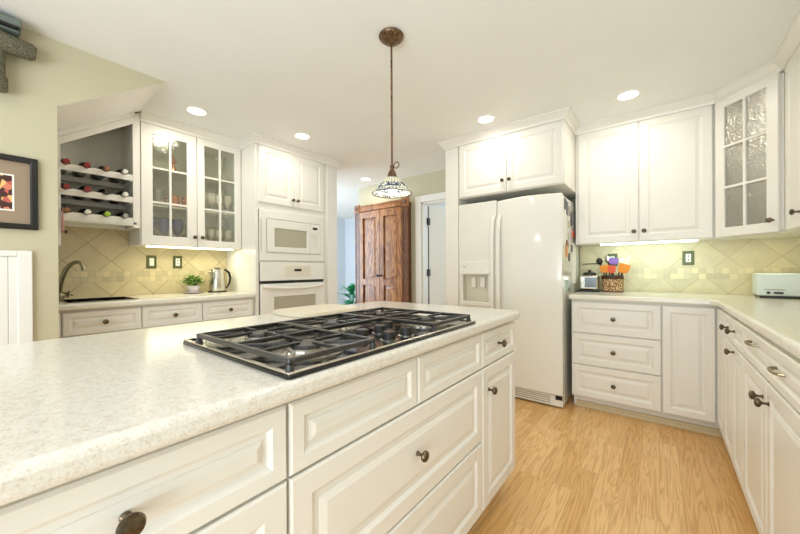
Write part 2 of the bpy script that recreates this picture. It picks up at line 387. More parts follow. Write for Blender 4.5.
def slab_round(pts, rad, seg=6):
    """round the corners of a polygon; rad per corner"""
    out = []; n = len(pts)
    for i, q in enumerate(pts):
        rr = rad[i] if isinstance(rad, (list, tuple)) else rad
        if rr <= 0: out.append(q); continue
        P0, P1, P2 = Vector(pts[i-1]), Vector(q), Vector(pts[(i+1) % n])
        a = (P0-P1).normalized(); b = (P2-P1).normalized(); ang = math.acos(max(-1, min(1, a.dot(b)))); tl = rr/math.tan(ang/2)
        s_ = P1+a*tl; e_ = P1+b*tl
        for k in range(seg+1):
            tt = k/seg; q_ = s_*(1-tt)**2 + P1*2*tt*(1-tt) + e_*tt**2; out.append((q_.x, q_.y))
    return out

# ------------------------------------------------------------------ island
IX = -.594   # carcass face; door faces sit 2 cm proud
gI = 'island base cabinets'
def island_unit(y0, y1, label):
    t_ = thing('island_cabinet', (-1.0, (y0+y1)/2, 0), label, 'cabinet', None)
    obj('body', MB().box(-1.45, IX, y0+.0005, y1-.0005, .115, .874), M['cab'], t_)
    obj('toe_kick', MB().box(-1.38, IX-.07, y0+.0005, y1-.0005, 0, .115), M['cab'], t_)
    return t_
g = .003
def idrawer(t_, y0, y1, z0, z1, knobs=(), name='drawer', fw_=.05):
    d = panel(name, t_, (IX, y0+g, z0+g), Y, X, y1-y0-2*g, z1-z0-2*g, fwid=fw_)
    for ky, kz in knobs: knob(d, (IX+.02, ky, kz), X, 1.0)
    return d
A = island_unit(-.62, .378, 'wide cream drawer unit of the island, nearest the camera at bottom left')
idrawer(A, -.14, .378, .711, .862, [(.124, .789)]); idrawer(A, -.14, .378, .414, .711, [(.119, .57)]); idrawer(A, -.14, .378, .117, .414, [(.119, .27)])
idrawer(A, -.62, -.14, .711, .862); idrawer(A, -.62, -.14, .117, .711, name='door')
B = island_unit(.378, 1.283, 'cream island drawer unit with two wide drawers directly below the cooktop')
idrawer(B, .378, .821, .711, .862, name='false_drawer_front'); idrawer(B, .821, 1.283, .711, .862, name='false_drawer_front')
idrawer(B, .378, 1.283, .414, .711, [(.815, .571)], fw_=.05); idrawer(B, .378, 1.283, .117, .414, [(.815, .27)])
C_ = island_unit(1.283, 1.682, 'narrow cream island cabinet with one small drawer and one door at the far end')
idrawer(C_, 1.283, 1.680, .711, .862, [(1.455, .79)], fw_=.045); idrawer(C_, 1.283, 1.680, .117, .711, [(1.345, .61)], name='door')
IC = slab_round([(-1.485, -.7), (-.542, -.7), (-.542, 1.69), (-1.485, 1.69)], [0, 0, .05, .05], 8)
tag(obj('island_countertop', MB().poly(IC, .8745, .915), M['stone'], None, bevel=.013, seg=4), 'large speckled cream stone countertop covering the island', 'countertop')
# cutting board
CBp = slab_round([(-1.48, .855), (-1.20, .855), (-1.20, 1.24), (-1.48, 1.24)], .09, 8)
tag(obj('cutting_board', MB().poly(CBp, .9155, .933), M['board'], None, bevel=.003), 'thin cream cutting board with rounded corners lying behind the cooktop', 'cutting board')

# ------------------------------------------------------------------ cooktop
K = thing('gas_cooktop', (-.8, .77, .915), 'black five-burner gas cooktop with cast iron grates set in the island', 'cooktop')
KX0, KX1, KY0, KY1 = -1.074, -.550, .361, 1.178
kp = slab_round([(KX0, KY0), (KX1, KY0), (KX1, KY1), (KX0, KY1)], .012, 3)
obj('base_plate', MB().poly(kp, .9152, .924), M['black'], K, bevel=.003)
obj('rim', MB().plate((KX0+.003, KY0+.003, .9241), X, (0, 0, 1), [0, .008, KX1-KX0-.014, KX1-KX0-.006], [0, .008, KY1-KY0-.014, KY1-KY0-.006], .004, {(1, 1)}, v=(0, 1, 0)), M['alum'], K, bevel=.001, seg=1)
burn = [(-.90, .50, .040), (-.68, .50, .048), (-.89, .757, .052), (-.90, 1.017, .040), (-.68, 1.017, .048)]
for bx, by, br_ in burn:
    b_ = obj('burner', MB().lathe((bx, by, .9242), (0, 0, 1), [(br_*1.85, 0), (br_*1.85, .003), (br_*1.2, .0015), (br_, .006), (br_, .014), (br_*.9, .0155)], 28), M['alum'], K)
    obj('burner_cap', MB().lathe((bx, by, .9398), (0, 0, 1), [(br_*.86, 0), (br_*.9, .003), (br_*.84, .007), (br_*.4, .0085)], 28), M['cap'], b_)
ZT = .953
def grate(x0, x1, y0, y1, centres, splits):
    mb = MB(); w, h = .0115, .012; zc = ZT-h/2
    for a, b in (((x0, y0), (x1, y0)), ((x0, y1), (x1, y1))): mb.bar((a[0]-w/2, a[1], zc), (b[0]+w/2, b[1], zc), w, h)
    for a, b in (((x0, y0), (x0, y1)), ((x1, y0), (x1, y1))): mb.bar((a[0], a[1]+w/2, zc), (b[0], b[1]-w/2, zc), w, h)
    for s_ in splits: mb.bar((s_, y0+w/2, zc), (s_, y1-w/2, zc), w*.9, h)
    for cx, cy, xa, xb in centres:
        for (ex, ey) in ((xa, cy), (xb, cy), (cx, y0), (cx, y1)):
            d = Vector((cx-ex, cy-ey)); l = d.length; d.normalize(); k = Vector((ex, ey)) + d*(l-.022)
            s0 = Vector((ex, ey)) + d*w*.5
            mb.bar((s0.x, s0.y, zc+.001), (k.x, k.y, zc+.001), w*.62, h*.8)
        for sx in (-1, 1):
            for sy in (-1, 1):
                ex = xb if sx > 0 else xa; ey = y1 if sy > 0 else y0
                c0 = Vector((cx+sx*.03, cy+sy*.03)); c1 = Vector((ex-sx*.008, ey-sy*.008))
                if sx*sy > 0: mb.bar((c0.x, c0.y, zc-.0015), (c1.x, c1.y, zc-.0015), w*.6, h*.7)
    o = obj('grate', mb, M['iron'], K, bevel=.0025, seg=2)
    for fx in (x0, x1):
        for fy in (y0, y1): obj('foot', MB().lathe((fx, fy, .9243), (0, 0, 1), [(.011, 0), (.009, .004), (.007, ZT-.9243-h)], 10), M['cap'], o)
grate(-.99, -.566, .375, .612, [(-.90, .50, -.99, -.79), (-.68, .50, -.79, -.566)], [-.79])
grate(-.995, -.79, .628, .885, [(-.89, .757, -.995, -.79)], [])
grate(-.995, -.566, .896, 1.142, [(-.90, 1.017, -.995, -.79), (-.68, 1.017, -.79, -.566)], [-.79])
for kx, ky in ((-.605, .722), (-.605, .803), (-.690, .70), (-.725, .858), (-.695, .785)):
    kb = obj('control_knob', MB().lathe((kx, ky, .9243), (0, 0, 1), [(.0205, .003), (.0195, .006), (.0185, .022), (.017, .0245), (.002, .0246)], 24), M['darkplastic'], K)
    obj('knob_skirt', MB().lathe((kx, ky, .9243), (0, 0, 1), [(.026, 0), (.026, .002), (.021, .003)], 24), M['alum'], kb)

# ------------------------------------------------------------------ right-hand base cabinets
YB = 3.009
def bfront(t_, name, x0, x1, z0, z1, kn=(), fw_=.045):
    d = panel(name, t_, (x0+g, YB, z0+g), X, -Y, x1-x0-2*g, z1-z0-2*g, fwid=fw_)
    for kx, kz in kn: knob(d, (kx, YB-.02, kz), -Y)
    return d
R1 = thing('base_cabinet', (-.275, 3.3, 0), 'cream base cabinet of three drawers right beside the refrigerator', 'cabinet')
obj('body', MB().box(-.566, .0135, YB, 3.60, .09, .874), M['cab'], R1)
obj('toe_kick', MB().box(-.56, .0135, 3.06, 3.59, 0, .09), M['cab'], R1)
obj('shoe_moulding', MB().prism([(-.54, 3.06, 0), (-.54, 3.03, 0), (-.54, 3.03, .012), (-.54, 3.036, .022), (-.54, 3.044, .024), (-.54, 3.046, .04), (-.54, 3.06, .044)], (.5535, 0, 0)), M['shoe'], R1, smooth=False)
for z0, z1, kz in ((.608, .862, .735), (.354, .608, .481), (.097, .354, .226)):
    bfront(R1, 'drawer', -.566, .014, z0, z1, [(-.275, kz)])
R2 = thing('base_cabinet', (.155, 3.3, 0), 'cream corner base cabinet with one plain tall door and no knob', 'cabinet')
obj('body', MB().box(.0145, .93, YB, 3.60, .09, .874), M['cab'], R2)
obj('toe_kick', MB().box(.0145, .36, 3.06, 3.59, 0, .09), M['cab'], R2)
obj('shoe_moulding', MB().prism([(.0145, 3.06, 0), (.0145, 3.03, 0), (.0145, 3.03, .012), (.0145, 3.036, .022), (.0145, 3.044, .024), (.0145, 3.046, .04), (.0145, 3.06, .044)], (.33, 0, 0)), M['shoe'], R2, smooth=False)
bfront(R2, 'door', .014, .296, .097, .862)
XR = .318
def rfront(t_, name, y0, y1, z0, z1, kn=(), fw_=.045, pulls=()):
    d = panel(name, t_, (XR, y1-g, z0+g), -Y, -X, y1-y0-2*g, z1-z0-2*g, fwid=fw_)
    for ky, kz in kn: knob(d, (XR-.02, ky, kz), -X)
    for ky, kz in pulls:
        pts = []
        for k in range(11):
            a = math.pi*k/10; pts.append((XR-.02-.022*math.sin(a)**.5, ky-.043*math.cos(a), kz))
        obj('pull_handle', MB().tube(pts, [.006, .0055, .005, .005, .0052, .0055, .0052, .005, .005, .0055, .006], 10), M['nickel'], d)
    return d
def runit(y0, y1, label):
    t_ = thing('base_cabinet', (.6, (y0+y1)/2, 0), label, 'cabinet')
    obj('body', MB().box(XR, .925, y0+.0005, y1-.0005, .09, .874), M['cab'], t_)
    obj('toe_kick', MB().box(XR+.06, .92, y0+.0005, y1-.0005, 0, .09), M['cab'], t_)
    return t_
U = runit(2.42, 3.008, 'cream base cabinet under right counter nearest the inside corner, first of the right-hand run')
rfront(U, 'door', 2.70, 2.985, .097, .862); rfront(U, 'drawer', 2.42, 2.70, .722, .862, [(2.53, .797)]); rfront(U, 'door', 2.42, 2.70, .097, .722)
U = runit(2.14, 2.42, 'very narrow cream base cabinet with drawer knob directly above door knob')
rfront(U, 'drawer', 2.14, 2.42, .722, .862, [(2.34, .803)], .03); rfront(U, 'door', 2.14, 2.42, .097, .722, [(2.36, .695)], .04)
U = runit(1.14, 2.14, 'wide cream base cabinet with two arched pulls and paired door knobs on the right')
rfront(U, 'drawer', 1.14, 2.14, .722, .862, fw_=.035, pulls=[(1.91, .82), (1.545, .798)])
rfront(U, 'door', 1.72, 2.14, .097, .722, [(1.768, .652)]); rfront(U, 'door', 1.14, 1.72, .097, .722, [(1.682, .652)])
U = runit(.5, 1.14, 'cream base cabinet at the right edge nearest the camera, mostly out of frame')
rfront(U, 'drawer', .5, 1.14, .722, .862); rfront(U, 'door', .5, 1.14, .097, .722)
RC = slab_round([(-.582, 2.959), (.262, 2.959), (.292, 2.925), (.292, .45), (.927, .45), (.927, 3.602), (-.582, 3.602)], [.02, .02, .02, 0, 0, 0, 0], 4)
tag(obj('right_countertop', MB().poly(RC, .8745, .915), M['stone2'], None, bevel=.013, seg=4), 'L-shaped pale stone countertop along back and right walls', 'countertop')

# ------------------------------------------------------------------ left base cabinets
XL = -2.985
ys = [.10, .332, .745, 1.153, 1.60]
labs = ['cream base cabinet at the left end hidden behind the stair wall', 'cream drawer cabinet below the bar sink at far left', 'cream drawer cabinet between bar sink and plant, middle of the left counter', 'cream drawer cabinet under the steel kettle, beside the wall oven']
for i in range(4):
    y0, y1 = ys[i], ys[i+1]; t_ = thing('base_cabinet', (-3.26, (y0+y1)/2, 0), labs[i], 'cabinet')
    obj('body', (MB().box(-3.53, XL, y0+.0005, y1-.0005, .09, .874) if i > 1 else MB().box(-3.53, XL, y0+.0005, y1-.0005, .09, .70).box(XL-.02, XL, y0+.0005, y1-.0005, .70, .874)), M['cab'], t_)
    obj('toe_kick', MB().box(-3.52, XL-.06, y0+.0005, y1-.0005, 0, .09), M['cab'], t_)
    ye = y1 if i < 3 else 1.585
    d = panel('drawer', t_, (XL, y0+g, .708), Y, X, ye-y0-2*g, .15, fwid=.035)
    if i: knob(d, (XL+.02, (y0+ye)/2, .783), X)
    d = panel('door', t_, (XL, y0+g, .10), Y, X, ye-y0-2*g, .60)
    if i: knob(d, (XL+.02, ye-.04, .65), X)
SX0, SX1, SY0, SY1 = -3.40, -3.075, .37, .735
mb = MB().plate((-3.532, .10, .8745), X, (0, 0, 1), [0, SX0+3.532, SX1+3.532, -2.935+3.532], [0, SY0-.10, SY1-.10, 1.50], .0405, {(1, 1)}, v=(0, 1, 0))
tag(obj('left_countertop', mb, M['stone2'], None, bevel=.012, seg=4), 'pale stone countertop along left wall, holding bar sink, plant and kettle', 'countertop')
sk = MB(); 
sk.plate((SX0-.012, SY0-.012, .9152), X, (0, 0, 1), [0, .016, SX1-SX0+.008, SX1-SX0+.024], [0, .016, SY1-SY0+.008, SY1-SY0+.024], .004, {(1, 1)}, v=(0, 1, 0))
a0, a1, b0, b1 = SX0+.004, SX1-.004, SY0+.004, SY1-.004
sk.box(a0, a0+.004, b0, b1, .74, .9152).box(a1-.004, a1, b0, b1, .74, .9152).box(a0, a1, b0, b0+.004, .74, .9152).box(a0, a1, b1-.004, b1, .74, .9152).box(a0, a1, b0, b1, .735, .74)
tag(obj('bar_sink', sk, M['black'], None), 'small black bar sink sunk in the left countertop', 'sink')
# faucet
fa = thing('faucet', (-3.44, .375, .915), 'brushed nickel gooseneck faucet with cross handle beside the bar sink', 'faucet')
obj('base', MB().lathe((-3.44, .375, .9153), (0, 0, 1), [(.026, 0), (.026, .006), (.018, .012), (.016, .05), (.014, .06)], 20), M['nickel'], fa)
pts = [(-3.44, .375, .97), (-3.43, .379, 1.03), (-3.41, .39, 1.09), (-3.385, .405, 1.14), (-3.35, .425, 1.175), (-3.31, .445, 1.192), (-3.28, .462, 1.187), (-3.262, .475, 1.165), (-3.258, .479, 1.13)]
obj('spout', MB().tube(pts, [.016, .016, .0155, .015, .014, .013, .013, .013, .0145], 12), M['nickel'], fa)
hb = MB().tube([(-3.30, .37, .9153), (-3.30, .37, .945)], .011, 12).tube([(-3.30, .37, .94), (-3.27, .40, .965)], .007, 10)
for dx, dy, dz in ((.02, .0, .022), (-.01, .025, -.012)):
    hb.tube([(-3.27-dx, .40-dy, .965-dz), (-3.27+dx, .40+dy, .965+dz)], .0055, 8)
obj('cross_handle', hb, M['nickel'], fa)

# ------------------------------------------------------------------ wine rack cabinet (upper left)
XW = -3.208
wr = thing('wine_rack_cabinet', (-3.37, .57, 1.27), 'open cream wall cabinet with three sloping-topped wine rack rows', 'wine rack')
mb = MB().box(-3.544, XW, .755, .799, 1.46, 2.30)      # right side
mb.box(-3.544, XW, .335, .775, 1.485, 1.50)            # bottom
obj('body', mb, M['cab'], wr)
sd = MB().box(-3.544, XW, .298, .335, 1.30, 2.04).box(-3.544, XW-.03, .298, .330, 1.26, 1.30)
obj('side_panel', sd, M['cab'], wr)
obj('face_stile', MB().box(XW-.018, XW+.002, .298, .360, 1.30, 2.03), M['cab'], wr)
def zs(y): return 2.017+(y-.276)*.6935
obj('back_panel', MB().prism([(-3.543, .335, 1.50), (-3.543, .757, 1.50), (-3.543, .757, zs(.757)-.03), (-3.543, .335, zs(.335)-.03)], (.006, 0, 0)), M['cabin'], wr)
# sloping top rail + crown
obj('sloped_top_rail', MB().prism([(XW-.02, .336, zs(.336)-.085), (XW-.02, .799, zs(.799)-.085), (XW-.02, .799, zs(.799)-.012), (XW-.02, .336, zs(.336)-.012)], (.022, 0, 0))
    .prism([(XW-.012, .300, zs(.300)-.034), (XW-.012, .76, zs(.76)-.034), (XW-.012, .76, zs(.76)-.003), (XW-.012, .300, zs(.300)-.003)], (.05, 0, 0)), M['cab'], wr)
rows = [1.868, 1.697, 1.535]
for k, zr in enumerate(rows):
    h_ = .045 if k < 2 else .062
    zt_ = zr+.0
    # front rail with scooped top: grid of columns
    yy = [.336+i*(.755-.336)/32 for i in range(33)]
    def scoop(y):
        v = 0
        for by in (.385, .49, .595, .70):
            q = abs(y-by)
            if q < .017: v = max(v, math.sqrt(.017**2-q*q))
        return v
    mb = MB(); T0 = [];
    for xq in (XW-.004, XW-.022):
        row = []
        for y in yy: row.append((mb.bm.verts.new((xq, y, zt_-h_)), mb.bm.verts.new((xq, y, zt_-scoop(y)*.75))))
        T0.append(row)
    for i in range(32):
        a, b = T0[0][i], T0[0][i+1]; c, d = T0[1][i], T0[1][i+1]
        mb.bm.faces.new((a[0], b[0], b[1], a[1])); mb.bm.faces.new((c[0], c[1], d[1], d[0]))
        mb.bm.faces.new((a[1], b[1], d[1], c[1])); mb.bm.faces.new((a[0], c[0], d[0], b[0]))
    obj('front_rail', mb, M['cab'], wr)
    obj('rear_rail', MB().box(-3.46, -3.44, .336, .755, zr-.075, zr-.037), M['cab'], wr)
    for sy in (.336, .741): obj('support_cleat', MB().box(-3.44, XW-.022, sy, sy+.014, zr-.05, zr-.02), M['cab'], wr)
# bottles
caps = [['redcap', 'redcap', 'browncap', 'whitecap'], ['redcap', 'redcap', 'darkcap', 'whitecap'], ['browncap', 'whitecap', 'greencap', 'pewter']]
cname = {'redcap': 'red', 'browncap': 'bronze', 'whitecap': 'white', 'darkcap': 'dark brown', 'greencap': 'lime green', 'pewter': 'silver'}
rown = ['top', 'middle', 'bottom']; posn = ['first', 'second', 'third', 'fourth']
proto = {}
for k, zr in enumerate(rows):
    for j, by in enumerate((.385, .49, .595, .70)):
        cm = caps[k][j]; zc = zr+.007
        lab = 'wine bottle with %s capsule, %s from left, %s rack row' % (cname[cm], posn[j], rown[k])
        if cm not in proto:
            o = thing('wine_bottle', (-3.40, by, zc), lab, 'bottle', 'wine bottles in the rack')
            bp = [(.030, -.115), (.037, -.110), (.037, .125), (.034, .140), (.024, .158), (.0150, .168), (.0145, .215)]
            obj('glass', MB().lathe((-3.40, by, zc), X, bp, 20), M['bottle'], o)
            obj('capsule', MB().lathe((-3.40, by, zc), X, [(.0155, .185), (.0158, .222), (.0168, .223), (.0168, .234), (.0155, .237), (.012, .238)], 16), M[cm], o)
            proto[cm] = o
        else:
            o = copy_thing(proto[cm], (-3.40, by, zc)); o['label'] = lab
# knob and pink cloth at left end of the rack
ck = thing('hanging_cloth', (XW+.01, .365, 1.36), 'narrow pink cloth hanging from a dark knob left of the bar sink backsplash', 'cloth')
obj('hook', MB().lathe((XW+.0, .3605, 1.395), Y, [(a*.9, b*.9) for a, b in KN], 14), M['bronze'], ck)
cl = MB(); R = []
for i in range(8):
    z = 1.56-.165*i/7; R.append([cl.bm.verts.new((XW+.006+.012*q+.002*math.sin(i*1.1+q*3), .367+.004*math.sin(q*4+i*.8)+.004*q, z)) for q in (0, .33, .66, 1)])
for A_, B_ in zip(R, R[1:]):
    for q in range(3): cl.bm.faces.new((A_[q], A_[q+1], B_[q+1], B_[q]))
o = obj('cloth', cl, M['pink'], ck, recalc=False); sm = o.modifiers.new('solid', 'SOLIDIFY'); sm.thickness = .004

# ------------------------------------------------------------------ glass cabinets
def glass_door(parent, o, u, n, w, h, knobc, glassm, st=.058, side=0):
    us = [0, st, w/2-.008, w/2+.008, w-st, w]; a = (h-2*st-.03)/3
    vs = [0, st, st+a, st+a+.015, st+2*a+.015, st+2*a+.03, h-st, h]
    holes = {(i, j) for i in (1, 3) for j in (1, 3, 5)}
    d = obj('glass_door', MB().plate(o, u, n, us, vs, .02, holes), M['cab'], parent, bevel=.002, seg=1)
    q = Vector(o)+Vector(n)*.006
    obj('glass_pane', MB().obox(q+Vector(u)*(st-.004)+Vector((0, 0, st-.004)), u, n, w-2*st+.008, .003, h-2*st+.008), glassm, d, smooth=False)
    knob(d, knobc, n); return d
GC = thing('glass_front_cabinet', (-3.37, 1.2, 1.33), 'cream wall cabinet with two six-pane glass doors on the left wall', 'cabinet')
XF = -3.228
mb = MB().box(-3.544, XF, .8005, .818, 1.349, 2.283).box(-3.544, XF, 1.585, 1.602, 1.349, 2.283).box(-3.544, XF, .8005, 1.602, 1.331, 1.349).box(-3.544, XF, .8005, 1.602, 2.283, 2.302).box(-3.544, -3.538, .818, 1.585, 1.349, 2.283)
mb.box(XF-.018, XF, 1.19, 1.225, 1.349, 2.283)
obj('body', mb, M['cab'], GC)
obj('interior', MB().box(-3.538, -3.535, .818, 1.585, 1.349, 2.283), M['cabin'], GC)
for z in (1.655, 1.965): obj('shelf', MB().box(-3.535, XF-.02, .818, 1.585, z, z+.012), M['cab'], GC)
glass_door(GC, (XF, .806, 1.335), Y, X, .398, .968, (XF+.02, 1.180, 1.415), M['glassL'], .075)
glass_door(GC, (XF, 1.209, 1.335), Y, X, .388, .968, (XF+.02, 1.240, 1.415), M['glassL'], .06)
def goblet(x, y, z, m, lab, k=1.0, grp=None):
    o = obj('goblet', MB().lathe((x, y, z), (0, 0, 1), [(.032*k, 0), (.030*k, .004), (.005*k, .010*k), (.005*k, .07*k), (.022*k, .085*k), (.040*k, .12*k), (.042*k, .16*k), (.038*k, .19*k), (.036*k, .188*k)], 18, caps=False), m)
    return tag(o, lab, 'glass', grp)
for i, y in enumerate((.885, .985, 1.085)):
    goblet(-3.31, y, 1.3495, M['blueglass'], 'cobalt blue goblet behind left glass door, %s on the lowest shelf' % ('leftmost', 'middle', 'rightmost')[i], 1.15, 'blue goblets in the glass cabinet')
def mug(x, y, z, m, r_, h_, lab, cat='mug'):
    o = thing('mug', (x, y, z), lab, cat)
    obj('cup', MB().lathe((x, y, z), (0, 0, 1), [(r_*.85, 0), (r_, .01), (r_*.96, h_*.5), (r_, h_), (r_*.92, h_), (r_*.9, .012)], 20), m, o)
    obj('handle', MB().tube([(x, y-r_*.95, z+h_*.8), (x, y-r_*1.6, z+h_*.7), (x, y-r_*1.6, z+h_*.35), (x, y-r_*.95, z+h_*.25)], .005, 8), m, o); return o
mug(-3.33, .945, 1.6675, M['pewter'], .055, .14, 'grey pewter mug on the middle shelf behind left glass door')
mug(-3.33, 1.07, 1.6675, M['copper'], .042, .105, 'copper mug on middle shelf beside the pewter mug', 'mug')
mug(-3.33, 1.165, 1.6675, M['copper'], .038, .105, 'copper mug farthest right on the middle shelf of left door', 'mug')
o = obj('figurine', MB().lathe((-3.36, 1.07, 1.9775), (0, 0, 1), [(.03, 0), (.034, .02), (.02, .06), (.012, .08), (.03, .10), (.004, .16)], 14), [M['copper']]); tag(o, 'small orange-topped cone ornament on the top shelf of the glass cabinet', 'ornament')
i = 0
for y in (1.29, 1.365, 1.44, 1.52):
    z = 1.6675
    goblet(-3.32, y, z, M['clearware'], 'clear etched wine glass on the middle shelf behind right glass door, %s from left' % posn[i], .92, 'wine glasses on the middle shelf')
    goblet(-3.32, y, 1.3495, M['clearware'], 'clear stemmed glass on the lowest shelf behind right glass door, %s from left' % posn[i], .85, 'stemmed glasses on the lowest shelf'); i += 1

# ------------------------------------------------------------------ oven tower
XO = -2.955
ot = thing('oven_cabinet', (-3.25, 2.1, 0), 'tall cream cabinet tower holding the microwave and wall oven', 'cabinet')
mb = MB().box(-3.544, XO, 1.6035, 1.632, 0, 2.30).box(-3.544, XO, 2.395, 2.58, 0, 2.30).box(-3.544, XO, 1.632, 2.395, 1.700, 2.30).box(-3.544, XO, 1.632, 2.395, 1.205, 1.215).box(-3.544, XO, 1.632, 2.395, 0, .40).box(-3.544, -3.52, 1.632, 2.395, .4, 1.74)
mb.box(XO, XO+.02, 2.44, 2.58, 0, 2.30)
obj('body', mb, M['cab'], ot)
d = panel('door', ot, (XO, 1.634, 1.765), Y, X, .377, .538); knob(d, (XO+.02, 1.985, 1.83), X)
d = panel('door', ot, (XO, 2.014, 1.765), Y, X, .377, .538); knob(d, (XO+.02, 2.04, 1.83), X)
d = panel('drawer', ot, (XO, 1.634, .12), Y, X, .757, .27)
mw = thing('microwave', (-3.1, 2.015, 1.2155), 'white built-in microwave with trim kit above the wall oven', 'microwave')
obj('trim_kit', MB().plate((XO, 1.636, 1.216), Y, X, [0, .068, .702, .756], [0, .075, .405, .482], .018, {(1, 1)}), M['appl'], mw, bevel=.004)
obj('body', MB().box(-3.35, XO+.006, 1.705, 2.337, 1.292, 1.62), M['appl'], mw)
obj('door', MB().plate((XO+.006, 1.711, 1.297), Y, X, [0, .075, .445, .49], [0, .055, .235, .318], .020, {(1, 1)}), M['appl'], mw, bevel=.006, seg=3)
wb = MB().prism([(XO+.012, 1.79, 1.355), (XO+.012, 2.15, 1.355)] + [(XO+.012, 2.15-.36*q/8, 1.525+.012*math.sin(math.pi*q/8)) for q in range(9)], (.006, 0, 0))
obj('window', wb, M['dapl'], mw)
cp = obj('control_panel', MB().box(XO+.006, XO+.022, 2.204, 2.333, 1.297, 1.615), M['appl'], mw, bevel=.003)
obj('display', MB().box(XO+.0221, XO+.0235, 2.235, 2.295, 1.555, 1.58), M['black'], cp)
bt = MB()
for a in range(3):
    for b in range(6): bt.box(XO+.0221, XO+.0235, 2.232+a*.024, 2.249+a*.024, 1.375+b*.026, 1.388+b*.026)
obj('button', bt, M['panelgrey'], cp)
obj('vent_slot', MB().box(XO+.0181, XO+.020, 1.645, 1.651, 1.30, 1.61), M['dapl'], mw)
ov = thing('wall_oven', (-3.1, 2.015, .40), 'white wall oven with curved handle bar below the microwave', 'oven')
obj('body', MB().box(-3.4, XO-.001, 1.66, 2.37, .401, 1.2), M['appl'], ov)
cp = obj('control_panel', MB().box(XO, XO+.025, 1.640, 2.388, 1.022, 1.203), M['appl'], ov, bevel=.004)
k = obj('display_panel', MB().box(XO+.0251, XO+.027, 1.90, 2.20, 1.06, 1.165), M['panelgrey'], cp)
obj('clock_display', MB().box(XO+.0271, XO+.0285, 2.00, 2.085, 1.112, 1.135), M['black'], k)
obj('vent_gap', MB().box(XO, XO+.012, 1.645, 2.383, .996, 1.021), M['black'], ov)
dd = obj('oven_door', MB().plate((XO, 1.640, .42), Y, X, [0, .135, .625, .748], [0, .12, .445, .572], .028, {(1, 1)}), M['appl'], ov, bevel=.005, seg=3)
obj('window', MB().box(XO+.004, XO+.018, 1.772, 2.268, .537, .868), M['dapl'], dd)
pts = [(XO+.028+.040*math.sin(math.pi*q/12)**.6, 1.665+.70*q/12, .967-.022*math.sin(math.pi*q/12)) for q in range(13)]
obj('handle', MB().tube(pts, .016, 12), M['appl'], dd)

# ------------------------------------------------------------------ refrigerator
fr = thing('refrigerator', (-1.06, 3.15, 0), 'tall glossy off-white side-by-side refrigerator with in-door ice dispenser', 'refrigerator')
obj('body', MB().box(-1.518, -.606, 2.925, 3.56, .015, 1.715), M['appl'], fr, bevel=.006)
def fdoor(x0, x1, name, hole=None):
    # slightly crowned door: stack the outline along x with a curved front
    mb = MB(); n = 10; w = x1-x0; zt_ = 1.742
    if hole is None:
        cols = []
        for q in range(n+1):
            s_ = q/n; xx = x0+w*s_; yf = 2.866 - .010*math.sin(math.pi*s_); zz = zt_-.016*(1-math.sin(math.pi*(.08+.84*s_)))
            cols.append([mb.bm.verts.new(c) for c in ((xx, 2.922, .105), (xx, yf, .105), (xx, yf, zz-.012), (xx, yf+.012, zz), (xx, 2.922, zz))])
        for A_, B_ in zip(cols, cols[1:]):
            for q in range(5): mb.bm.faces.new((A_[q], B_[q], B_[(q+1) % 5], A_[(q+1) % 5]))
        mb.bm.faces.new(cols[0]); mb.bm.faces.new(cols[-1][::-1])
    else:
        mb.plate((x0, 2.922, 0), X, -Y, [0, hole[0]-x0, hole[1]-x0, w], [.105, hole[2], hole[3], zt_-.004], .060, {(1, 1)})
    return obj(name, mb, M['appl'], fr, bevel=.010, seg=3)
fz = fdoor(-1.519, -1.142, 'freezer_door', (-1.470, -1.215, .825, 1.075))
rd = fdoor(-1.137, -.604, 'refrigerator_door')
for x0, par in ((-1.165, fz), (-1.112, rd)):
    pts = [(x0, 2.868, 1.60), (x0, 2.84, 1.56), (x0, 2.822, 1.45), (x0, 2.815, 1.2), (x0, 2.815, .95), (x0, 2.822, .72), (x0, 2.84, .58), (x0, 2.868, .54)]
    mb = MB(); R = []
    for q in pts: R.append([mb.bm.verts.new((q[0]+a, q[1]+b, q[2])) for a, b in ((-.018, 0), (-.014, -.012), (.014, -.012), (.018, 0), (.013, .012), (-.013, .012))])
    for A_, B_ in zip(R, R[1:]):
        for c in range(6): mb.bm.faces.new((A_[c], A_[(c+1) % 6], B_[(c+1) % 6], B_[c]))
    mb.bm.faces.new(R[0]); mb.bm.faces.new(R[-1][::-1])
    obj('handle', mb, M['appl'], par, bevel=.004)
dp = obj('ice_dispenser', MB().plate((-1.50, 2.862, 0), X, -Y, [0, .03, .285, .312], [.785, .825, 1.075, 1.195], .014, {(1, 1)}), M['appl'], fz, bevel=.004)
obj('dispenser_recess', MB().box(-1.472, -1.213, 2.915, 2.9215, .82, 1.08).box(-1.472, -1.466, 2.864, 2.915, .82, 1.08).box(-1.219, -1.213, 2.864, 2.915, .82, 1.08), M['panelgrey'], dp)
obj('dispenser_lever', MB().box(-1.40, -1.355, 2.885, 2.897, .95, 1.05).box(-1.31, -1.265, 2.885, 2.897, .95, 1.05), M['appl'], dp, bevel=.005)
obj('dispenser_lip', MB().box(-1.49, -1.20, 2.832, 2.847, 1.075, 1.10), M['appl'], dp, bevel=.004)
obj('badge', MB().box(-1.465, -1.43, 2.8465, 2.8478, 1.14, 1.148), M['dapl'], dp)
gr = MB().box(-1.517, -.607, 2.88, 2.92, .012, .098)
go = obj('base_grille', gr, M['appl'], fr, bevel=.003)
sl = MB()
for z in (.03, .047, .064, .08): sl.box(-1.49, -.70, 2.877, 2.8799, z, z+.007)
obj('vent_slot', sl, M['dapl'], go)
obj('hinge_cap', MB().box(-.66, -.61, 2.868, 2.8795, .07, .1), M['darkplastic'], go)
